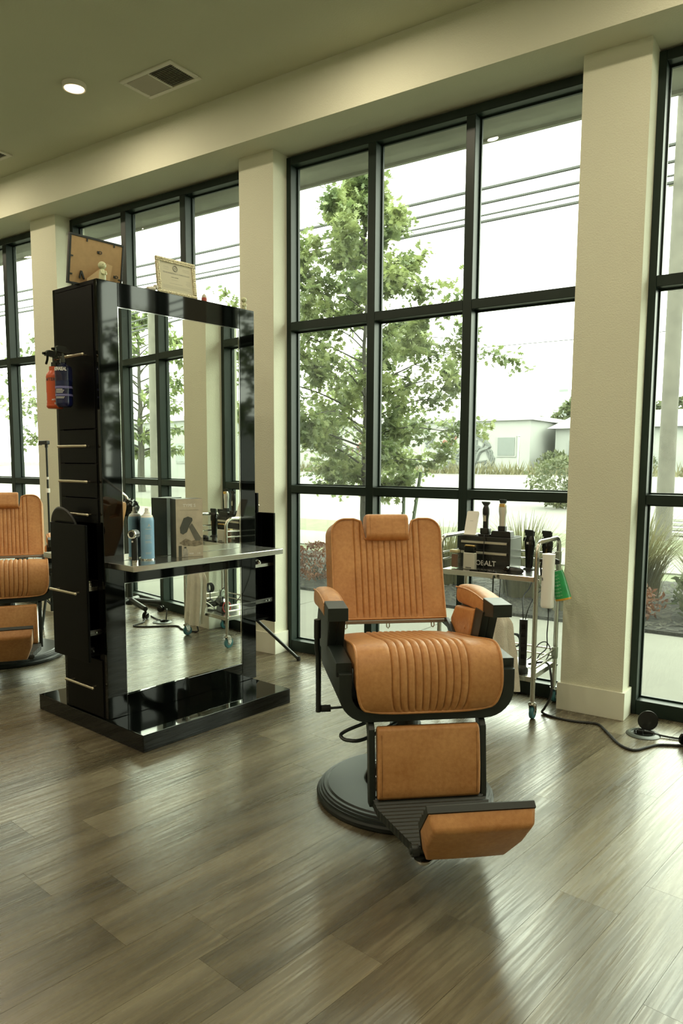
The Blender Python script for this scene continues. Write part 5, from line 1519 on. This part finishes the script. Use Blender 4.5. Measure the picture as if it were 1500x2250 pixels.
for ch in t.children:
    if ch.name.split('.')[0] in ('body', 'blade'): ch.location = (0, 0, 0.022)
b = B(); b.box(-0.009, 0.007, -0.0150, -0.0135, 0.060, 0.108, 0.0006, 1); b.build('side_plate', mat('pale_metal_panel', (0.55, 0.52, 0.42), 0.35, metal=0.5), pb, 30)
t = thing('hair_clipper', 'silver and gold hair clipper standing in a wide black dock on the tool box', 'clipper', (-1.572, 3.905, TT))
b = B(); b.prism([(-0.058, 0.0), (0.058, 0.0), (0.056, 0.030), (0.050, 0.034), (-0.046, 0.034), (-0.054, 0.028)], 'y', -0.028, 0.030, bevel=0.004); dk = b.build('dock', BLACKPLASTIC, t, 40)
b = B(); b.prism(rrect(-0.021, 0.021, -0.018, 0.018, 0.006), 'z', 0.034, 0.060, bevel=0.002); b.build('socket', BLACKPLASTIC, dk, 40)
pb = trimmer(t, 0.165, mat('polished_silver_case', (0.72, 0.72, 0.67), 0.28, metal=0.55), BLACKMETAL, 0.022, 0.020)
for ch in t.children:
    if ch.name.split('.')[0] in ('body', 'blade'): ch.location = (0, 0, 0.037)
b = B(); b.prism([(-0.016, 0.128), (0.016, 0.128), (0.014, 0.146), (-0.014, 0.146)], 'y', -0.0165, -0.009); b.build('gold_collar', GOLD, pb, 0)
bpy.data.objects.remove(e)
# ---- two big black clippers standing on the right of the shelf
def clipper(label, x, y, z, rz, mark):
    t = thing('hair_clipper', label, 'clipper', (x, y, z), rz, 'black hair clippers on the trolley')
    bb = B(); secs = [(0.0, 0.018, 0.017), (0.03, 0.020, 0.018), (0.06, 0.021, 0.019), (0.10, 0.024, 0.020), (0.135, 0.029, 0.022), (0.155, 0.029, 0.021), (0.175, 0.024, 0.016), (0.185, 0.023, 0.012)]
    rings = []
    for f, a, c in secs:
        rings.append([bb.v((a * math.copysign(abs(math.cos(q)) ** 0.75, math.cos(q)), c * math.copysign(abs(math.sin(q)) ** 0.75, math.sin(q)), f)) for q in [i * math.pi / 8 for i in range(16)]])
    for p, q in zip(rings, rings[1:]):
        for k in range(16):
            bb.face([p[k], p[(k + 1) % 16], q[(k + 1) % 16], q[k]])
    bb.face(rings[0][::-1]); bb.face(rings[-1]); bmesh.ops.recalc_face_normals(bb.bm, faces=bb.bm.faces[:])
    bo = bb.build('body', BLACKSHINY, t, 50)
    bb = B(); bb.box(-0.026, 0.026, -0.012, 0.006, 0.185, 0.212, 0.002, 1); bb.box(-0.027, 0.027, -0.013, -0.008, 0.200, 0.2145)
    for k in range(11):
        bb.box(-0.0265 + k * 0.005, -0.0240 + k * 0.005, -0.013, -0.008, 0.2145, 0.2185)
    bb.build('blade', BLACKMETAL, t, 30)
    bb = B(); bb.tube(smooth_path([(-0.024, 0, 0.175), (-0.034, 0, 0.172), (-0.040, 0, 0.155)], 4), 0.0045, 8); bb.build('taper_lever', BLACKSHINY, t, 40)
    bb = B(); bb.lathe([(0.034, 0.0), (0.034, 0.004), (0.026, 0.010), (0.020, 0.012)], seg=24); bb.build('stand', BLACKPLASTIC, t, 40)
    if mark == 'M':
        text('emblem', 'M', 0.016, WHITEPRINT, bo, frame_matrix((0.0, -0.0225, 0.146), (1, 0, 0), (0, 0, 1)), bold=0.0008)
    else:
        text('emblem', mark, 0.014, GOLD, bo, frame_matrix((0.008, -0.0215, 0.10), (0, 0, 1), (-1, 0, 0)))
clipper('black hair clipper with a white M emblem standing right of the tool box', -1.432, 3.955, ZT, -0.25, 'M')
clipper('black hair clipper with gold script standing behind the right handle of the trolley', -1.335, 3.955, ZT, -0.25, 'cordless')
# ---- shavers, brush and small guards along the front of the shelf
CLEAR = clear_plastic('clear_case_plastic', (0.86, 0.90, 0.84), 0.03, 0.10, (0.6, 0.62, 0.55))
t = thing('shaver_in_case', 'small brown and gold foil shaver in a clear case on the trolley', 'shaver', (-1.790, 3.772, ZT), -0.15)
b = B(); b.box(-0.027, 0.027, -0.016, 0.016, 0, 0.086, 0.003); b.build('clear_case', CLEAR, t, 40)
b = B(); b.box(-0.017, 0.017, -0.010, 0.010, 0.004, 0.078, 0.004); b.build('body', mat('brown_shaver_case', (0.24, 0.085, 0.035), 0.4), t, 40)
b = B(); b.box(-0.026, 0.026, -0.015, 0.015, 0.0865, 0.102, 0.003); b.build('foil_head', mat('pale_gold_foil', (0.70, 0.60, 0.36), 0.35, metal=0.6), t, 40)
t = thing('white_shaver', 'white foil shaver with black neck and gold foil on the trolley', 'shaver', (-1.700, 3.772, ZT), -0.15)
b = B(); b.box(-0.036, 0.036, -0.014, 0.014, 0, 0.092, 0.005, 3); bo = b.build('body', mat('pearl_white_case', (0.62, 0.63, 0.54), 0.3), t, 40)
b = B(); b.box(-0.033, 0.033, -0.012, 0.012, 0.092, 0.124, 0.004); b.build('neck', BLACKSHINY, t, 40)
b = B(); b.box(-0.031, 0.031, -0.010, 0.010, 0.124, 0.134, 0.004); b.build('foil', GOLD, t, 40)
flat_lines('small_print', bo, DARKPRINT, frame_matrix((0, -0.0141, 0.0), (1, 0, 0), (0, 0, 1)), [(-0.018, 0.018, 0.007)], 0.006)
t = thing('fade_brush', 'oval black fade brush lying at the right of the trolley shelf', 'brush', (-1.455, 3.785, ZT), 0.1)
b = B(); b.lathe([(0.0, 0.0), (0.030, 0.0), (0.036, 0.008), (0.034, 0.020), (0.020, 0.030), (0.0, 0.032)], seg=28)
o = b.build('head', BLACKPLASTIC, t, 50); o.scale = (1.55, 0.75, 1.0)
b = B(); b.lathe([(0.0, -0.020), (0.013, -0.018), (0.015, -0.004), (0.015, 0.012), (0.0, 0.014)], (-0.030, -0.026, 0.020), 20, 'y'); b.build('knob', BLACKSHINY, t, 40)
for i, (x, y, r) in enumerate(((-1.655, 3.735, 0.1), (-1.610, 3.748, -0.2), (-1.555, 3.733, 0.15))):
    t = thing('clipper_guard', 'small black clipper guard on the shelf front, %s of three' % ('leftmost', 'middle', 'rightmost')[i], 'guard', (x, y, ZT), r, 'clipper guards on the trolley')
    b = B(); b.box(-0.024, 0.024, -0.010, 0.010, 0, 0.007, 0.002); b.build('plate', BLACKSHINY, t, 30)
    b = B()
    for k in range(10):
        b.box(-0.023 + k * 0.0047, -0.0205 + k * 0.0047, -0.018, -0.009, 0.001, 0.006)
    b.build('teeth', BLACKPLASTIC, t, 0)
# ---- bottles hanging on the right end
t = thing('white_spray_bottle', 'tall white mist spray bottle hanging on the trolley end', 'bottle', (-1.236, 3.690, 0.602), 0.0)
b = B(); b.lathe([(0.0, 0.0), (0.029, 0.0), (0.0325, 0.004), (0.033, 0.02), (0.0325, 0.12), (0.0305, 0.20), (0.0310, 0.255), (0.0325, 0.272), (0.0, 0.278)], seg=32); wb = b.build('body', WHITEPLASTIC, t, 40)
b = B(); b.box(-0.045, 0.0, -0.010, 0.010, 0.228, 0.246, 0.004); b.tube(smooth_path([(-0.035, 0.0, 0.23), (-0.040, 0.0, 0.20), (-0.036, 0.0, 0.16)], 4), 0.005, 8); b.build('trigger', BLACKPLASTIC, t, 40)
Mw = Matrix.Rotation(math.radians(-128), 4, 'Z') @ frame_matrix((0.0330, 0, 0.145), (0, 1, 0), (0, 0, 1))
text('logo', 'B', 0.022, DARKPRINT, wb, Mw @ Matrix.Translation((0, 0, 0.0004)), bend=0.033)
t = thing('green_spray_bottle', 'green printed clear spray bottle hanging tilted behind the white one', 'bottle', (-1.172, 3.745, 0.640), 0.0)
t.rotation_euler = (0, math.radians(-14), 0)
GREENP = mat('green_label', (0.015, 0.30, 0.085), 0.3, var=0.15, scale=30)
b = B(); b.lathe([(0.0, 0.0), (0.040, 0.0), (0.041, 0.006), (0.0405, 0.010)], seg=28); b.build('amber_base', mat('amber_fluid', (0.60, 0.33, 0.04), 0.25), t, 40)
b = B(); b.lathe([(0.0405, 0.010), (0.040, 0.02), (0.034, 0.09), (0.027, 0.150)], seg=28); gl_ = b.build('label', GREENP, t, 40)
b = B(); b.lathe([(0.027, 0.150), (0.020, 0.166), (0.013, 0.172), (0.013, 0.182), (0.0, 0.182)], seg=24); b.build('shoulder', CLEAR, t, 40)
b = B(); b.prism([(-0.045, 0.205), (-0.040, 0.185), (0.018, 0.182), (0.022, 0.200), (0.0, 0.214)], 'y', -0.009, 0.009, bevel=0.003); b.build('spray_head', BLACKPLASTIC, t, 40)
PGP = mat('pale_green_print', (0.30, 0.55, 0.36), 0.5)
for k in range(7):
    z = 0.022 + k * 0.017; r = 0.0412 - 0.0985 * max(0, z - 0.010) + 0.0006
    ring_lines('label_print', gl_, PGP, r, (z, z + 0.0045), math.radians(-160), math.radians(-60), 0.0024 if k != 3 else 0.004)
# ---- towel on a hook at the shelf front
t = thing('towel', 'long off-white towel hanging from a black hook on the trolley front', 'towel', (-1.530, 3.682, 0.0))
TOW = mat('off_white_cotton', (0.80, 0.79, 0.70), 0.95, var=0.06, scale=30, bump=0.5, bscale=220, sheen=0.2)
b = B()
def tw(u, v):
    z = 0.600 - 0.460 * v
    spread = 0.022 + 0.088 * min(1, v * 4.5) ** 0.7 + 0.02 * v
    cxx = 0.012 + 0.075 * max(0.0, v - 0.35)
    a = 2 * math.pi * u
    fold = 1 + 0.16 * math.sin(7 * a + 2.0 * v) * min(1, v * 3) + 0.07 * math.sin(13 * a + 4 * v)
    return (cxx + spread * 0.85 * fold * math.cos(a) * (1.0 - 0.25 * max(0, v - 0.6)), -0.012 + 0.33 * spread * fold * math.sin(a), z + 0.02 * math.sin(a * 1.0 + 0.6) * v)
b.grid(tw, 72, 30); bmesh.ops.remove_doubles(b.bm, verts=b.bm.verts[:], dist=0.0001)
bmesh.ops.holes_fill(b.bm, edges=b.bm.edges[:], sides=100)
bmesh.ops.recalc_face_normals(b.bm, faces=b.bm.faces[:])
tc_ = b.build('cloth', TOW, t, 70)
b = B(); b.tube(smooth_path([(0.012, 0.004, 0.728), (0.012, -0.012, 0.74), (0.012, -0.018, 0.70), (0.012, -0.016, 0.56), (0.012, -0.024, 0.535), (0.012, -0.036, 0.545)], 5), 0.004, 8); b.build('hook', BLACKMETAL, t, 40)
text('print', 'EN', 0.05, mat('faint_grey_print', (0.62, 0.61, 0.53), 0.9), tc_, frame_matrix((0.080, -0.052, 0.20), (1, 0.1, 0), (0, 0, 1)))
# ---- upright power strip and clutter on the lower shelf
ZL = 0.2245
t = thing('power_strip', 'tall black power strip tower standing on the lower shelf', 'power strip', (-1.385, 3.770, ZL), 0.3)
b = B(); b.lathe([(0.0, 0.0), (0.030, 0.0), (0.032, 0.004), (0.030, 0.022), (0.024, 0.028), (0.0, 0.028)], seg=28); b.build('foot', BLACKPLASTIC, t, 40)
b = B(); b.lathe([(0.021, 0.028), (0.021, 0.040), (0.0, 0.040)], seg=24); b.build('collar_ring', mat('grey_collar', (0.10, 0.10, 0.09), 0.4), t, 40)
b = B(); b.prism(rrect(-0.021, 0.021, -0.018, 0.018, 0.009), 'z', 0.040, 0.285, bevel=0.004); bo = b.build('tower', BLACKPLASTIC, t, 40)
for k in range(5):
    b = B(); b.box(-0.011, 0.011, -0.0192, -0.0175, 0.075 + k * 0.04, 0.100 + k * 0.04, 0.001, 1); b.build('socket', BLACKSHINY, bo, 30)
def cable(label, pts, r, m=RUBBER, name='cable', n=6, group='cables about the trolley'):
    bb = B(); bb.tube(smooth_path(pts, n), r, 8); o = bb.build(name, m, None, 40)
    return tag(o, label, 'cable', group)
cable('thin black cable from the trolley shelf to the power strip, left strand', [(-1.47, 3.98, 0.76), (-1.46, 4.056, 0.74), (-1.445, 4.058, 0.70), (-1.442, 4.0, 0.64), (-1.45, 3.93, 0.60), (-1.41, 3.82, 0.55), (-1.390, 3.775, 0.505)], 0.003)
cable('thin black cable from the trolley shelf to the power strip, right strand', [(-1.36, 3.97, 0.76), (-1.362, 4.056, 0.74), (-1.365, 4.058, 0.70), (-1.36, 4.02, 0.66), (-1.39, 3.93, 0.60), (-1.385, 3.83, 0.55), (-1.378, 3.772, 0.505)], 0.003)
cable('thin black cable hanging behind the towel under the trolley shelf', [(-1.63, 3.97, 0.76), (-1.64, 4.062, 0.75), (-1.64, 4.066, 0.70), (-1.642, 4.06, 0.50), (-1.62, 3.98, 0.30), (-1.58, 3.90, 0.230)], 0.0028)
cable('thin black cable hanging from the white spray bottle', [(-1.236, 3.70, 0.612), (-1.238, 3.72, 0.55), (-1.255, 3.76, 0.45), (-1.275, 3.82, 0.36), (-1.33, 3.86, 0.30), (-1.35, 3.88, 0.235)], 0.003)
cable('black cable draped down the face of the tool box', [(-1.660, 3.885, TT + 0.006), (-1.655, 3.852, TT + 0.004), (-1.653, 3.848, TT - 0.05), (-1.655, 3.846, TT - 0.10), (-1.650, 3.842, ZT + 0.004)], 0.0022)
t = thing('cable_coil', 'tied black coil of cable on the lower shelf beside the power strip', 'cable', (-1.452, 3.83, 0.0), 0.0)
b = B()
for k in range(5):
    b.tube([((0.030 + 0.002 * k) * math.cos(a * 0.349), 0.006 * (k - 2), 0.040 + (0.034) * math.sin(a * 0.349)) for a in range(18)], 0.0032, 6, closed=True)
o = b.build('coil', RUBBER, t, 40); o.location = (0, 0, 0.335)
b = B(); b.tube(smooth_path([(0.0, 0, 0.345), (0.01, 0.01, 0.29), (-0.02, 0.02, 0.25), (-0.04, 0.01, 0.2285)], 5), 0.003, 6); b.build('tail', RUBBER, t, 40)
t = thing('hair_dryer', 'black hair dryer lying among cables on the lower shelf', 'hair dryer', (-1.555, 3.86, ZL), 0.5)
b = B(); b.lathe([(0.0, -0.10), (0.024, -0.10), (0.030, -0.04), (0.042, 0.02), (0.042, 0.07), (0.030, 0.09), (0.0, 0.092)], (0, 0, 0.043), 24, 'x'); b.build('barrel', BLACKSHINY, t, 40)
b = B(); b.tube(smooth_path([(0.03, 0.0, 0.04), (0.045, -0.06, 0.030), (0.05, -0.10, 0.022)], 4), [0.022] * 4 + [0.018] * 4 + [0.016], 12); b.build('grip', BLACKPLASTIC, t, 40)
b = B(); b.lathe([(0.033, 0.092), (0.028, 0.096), (0.0, 0.097)], (0, 0, 0.043), 20, 'x'); b.build('grille', CHROME, t, 40)
t = thing('charger_block', 'small black charger with red cable loop on the lower shelf', 'charger', (-1.66, 3.80, ZL), 0.2)
b = B(); b.box(-0.05, 0.05, -0.03, 0.03, 0, 0.036, 0.006); b.build('case', BLACKPLASTIC, t, 40)
b = B(); b.tube([(-0.075 + 0.0, 0.03 * math.cos(a * 0.4189), 0.047 + 0.042 * math.sin(a * 0.4189)) for a in range(15)], 0.004, 7, closed=True); b.build('red_loop', mat('red_cable', (0.45, 0.03, 0.02), 0.4), t, 40)
cable('pale grey cable looping over the lower shelf', [(-1.40, 3.74, 0.235), (-1.43, 3.735, 0.27), (-1.47, 3.75, 0.285), (-1.52, 3.77, 0.27), (-1.56, 3.79, 0.24)], 0.0035, WHITEPLASTIC)
cable('black cable looping against the window over the lower shelf', [(-1.34, 4.00, 0.235), (-1.32, 4.02, 0.30), (-1.35, 4.03, 0.34), (-1.39, 4.02, 0.32), (-1.42, 3.99, 0.25), (-1.46, 3.96, 0.2285)], 0.003)

# ------------------------------------------------------------------ floor outlet, mains cord, wheeled lamp stand
t = thing('floor_outlet', 'round floor power outlet with its black lid standing open', 'outlet', (-0.775, 3.812, 0.0))
b = B(); b.lathe([(0.0, 0.0), (0.080, 0.0), (0.080, 0.003), (0.070, 0.009), (0.056, 0.011), (0.054, 0.006), (0.0, 0.005)], seg=44); b.build('flange', mat('grey_green_outlet_ring', (0.07, 0.085, 0.075), 0.35), t, 40)
b = B(); b.lathe([(0.046, 0.0055), (0.046, 0.010), (0.040, 0.011), (0.0, 0.011)], seg=32); b.build('well', BLACKSHINY, t, 40)
b = B(frame_matrix((0.012, 0.040, 0.012), (0.86, 0.5, 0), (0.0, 0.10, 1)))
b.prism([q for q in arc(0, 0.048, 0.049, -1.25, math.pi + 1.25, 26)], 'z', -0.004, 0.004, bevel=0.001); ld_ = b.build('lid', BLACKPLASTIC, t, 40)
b = B(); b.box(-0.028, 0.004, -0.022, 0.010, 0.010, 0.026, 0.004); b.cyl((0.004, 0.0, 0.016), (0.03, 0.01, 0.014), 0.006, seg=10); b.build('plug', BLACKPLASTIC, t, 40)
cord = [(-1.40, 3.90, 0.235), (-1.31, 3.93, 0.250), (-1.262, 3.87, 0.200), (-1.245, 3.83, 0.11), (-1.275, 3.83, 0.035), (-1.285, 3.82, 0.008), (-1.217, 3.790, 0.0062), (-1.108, 3.785, 0.0062), (-1.002, 3.815, 0.0062), (-0.938, 3.744, 0.0062), (-0.835, 3.594, 0.0062), (-0.764, 3.555, 0.0062), (-0.722, 3.620, 0.0062), (-0.682, 3.690, 0.0062), (-0.60, 3.740, 0.0062), (-0.48, 3.80, 0.0062)]
cable('thick black mains cord snaking over the floor from the trolley', cord, 0.0062, RUBBER, 'mains_cord', 8)
cable('black cord from the floor outlet towards the wheeled stand', [(-0.745, 3.822, 0.014), (-0.69, 3.825, 0.008), (-0.62, 3.835, 0.006), (-0.50, 3.86, 0.006)], 0.005, RUBBER)
t = thing('wheeled_stand', 'black five-star wheeled stand cut off by the right edge', 'stand', (-0.275, 3.790, 0.0))
NS = 5
for k in range(NS):
    a = math.radians(184) + k * 2 * math.pi / NS
    dx, dy = math.cos(a), math.sin(a)
    b = B(); b.tube([(dx * 0.03, dy * 0.03, 0.118), (dx * 0.16, dy * 0.16, 0.104), (dx * 0.30, dy * 0.30, 0.088)] if dy < 0.75 else [(dx * 0.03, dy * 0.03, 0.118), (dx * 0.14, dy * 0.14, 0.1), (dx * 0.26, dy * 0.26, 0.088)], [0.026, 0.023, 0.021], 12); lg = b.build('foot', BLACKPLASTIC, t, 40)
    R_ = 0.30 if dy < 0.75 else 0.26
    b = B()
    for q in (-0.013, 0.013):
        b.lathe([(0.0, -0.009), (0.022, -0.009), (0.030, -0.004), (0.030, 0.004), (0.022, 0.009), (0.0, 0.009)], (0, q, 0), 22, 'y')
    b.cyl((0, -0.012, 0), (0, 0.012, 0), 0.012, seg=10); b.cyl((0, 0, 0.0), (0, 0, 0.050), 0.010, seg=10)
    o = b.build('caster', BLACKSHINY, lg, 40); o.location = (dx * R_, dy * R_, 0.030); o.rotation_euler = (0, 0, a + 0.9)
b = B(); b.lathe([(0.0, 0.085), (0.045, 0.085), (0.048, 0.12), (0.035, 0.14), (0.024, 0.15), (0.024, 0.42), (0.016, 0.42), (0.016, 0.98), (0.0, 0.98)], seg=24); b.build('post', BLACKMETAL, t, 40)
b = B(); b.tube(smooth_path([(0, 0, 0.96), (0.02, 0.0, 1.02), (0.16, -0.05, 1.11), (0.34, -0.12, 1.22)], 5), 0.009, 8); b.build('arm', STEEL, t, 40)
b = B()
grg = random.Random(4)
for v in b.ball((0.02, 0.02, 0.93), 0.085, 18, 12, 0.85).bm.verts:
    v.co += Vector((grg.uniform(-1, 1), grg.uniform(-1, 1), grg.uniform(-1, 1))) * 0.014
b.build('draped_bag', BLACKSHINY, t, 60)

# ------------------------------------------------------------------ tripods behind the station
def tripod(label, x, y, h, legs, apex, m=BLACKMETAL):
    t = thing('tripod_stand', label, 'tripod', (x, y, 0), 0, 'black tripod stands')
    bb = B(); bb.cyl((0, 0, 0.12), (0, 0, apex), 0.013, seg=12); bb.cyl((0, 0, apex), (0, 0, h), 0.008, seg=10); bb.build('column', m, t, 40)
    bb = B(); bb.cyl((0, 0, apex - 0.05), (0, 0, apex + 0.02), 0.022, seg=14); bb.build('collar', BLACKPLASTIC, t, 40)
    for (lx, ly) in legs:
        bb = B(); bb.cyl((lx * 0.05, ly * 0.05, apex - 0.02), (lx, ly, 0.012), 0.011, seg=10); l_ = bb.build('leg', m, t, 40)
        bb = B(); bb.lathe([(0.0, 0.0), (0.013, 0.0), (0.014, 0.012), (0.011, 0.03), (0.0, 0.032)], (lx, ly, 0.0), 12); bb.build('rubber_foot', RUBBER, l_, 40)
        bb = B(); bb.cyl((lx * 0.5, ly * 0.5, (apex - 0.02) * 0.5), (0, 0, 0.16), 0.005, seg=8); bb.build('brace', m, l_, 40)
    return t
t1 = tripod('thin black tripod with phone clamp behind the left barber chair', -5.26, 3.62, 1.455, [(0.055, -0.135), (-0.24, -0.05), (0.17, 0.16)], 0.52)
b = B(); b.cyl((0, 0, 1.18), (0, 0, 1.20), 0.0095, seg=10); b.cyl((0, 0, 1.075), (0, 0, 1.11), 0.016, seg=10); b.build('clamp_collar', WHITEPLASTIC, t1, 40)
b = B(); b.box(-0.075, 0.025, -0.016, 0.016, 1.455, 1.485, 0.004); b.box(-0.085, -0.070, -0.012, 0.012, 1.450, 1.478, 0.003); b.cyl((0.0, 0, 1.43), (0.0, 0, 1.455), 0.012, seg=12); b.build('phone_clamp', BLACKPLASTIC, t1, 40)
tripod('black tripod behind the mirror station with one leg reaching out to the window', -3.50, 3.40, 1.35, [(0.51, 0.52), (-0.40, 0.22), (0.12, -0.02)], 0.72)

for o in list(bpy.data.objects):
    if o.type == 'MESH' and o.parent is None and 'kind' not in o and 'label' not in o:
        print('UNTAGGED', o.name)
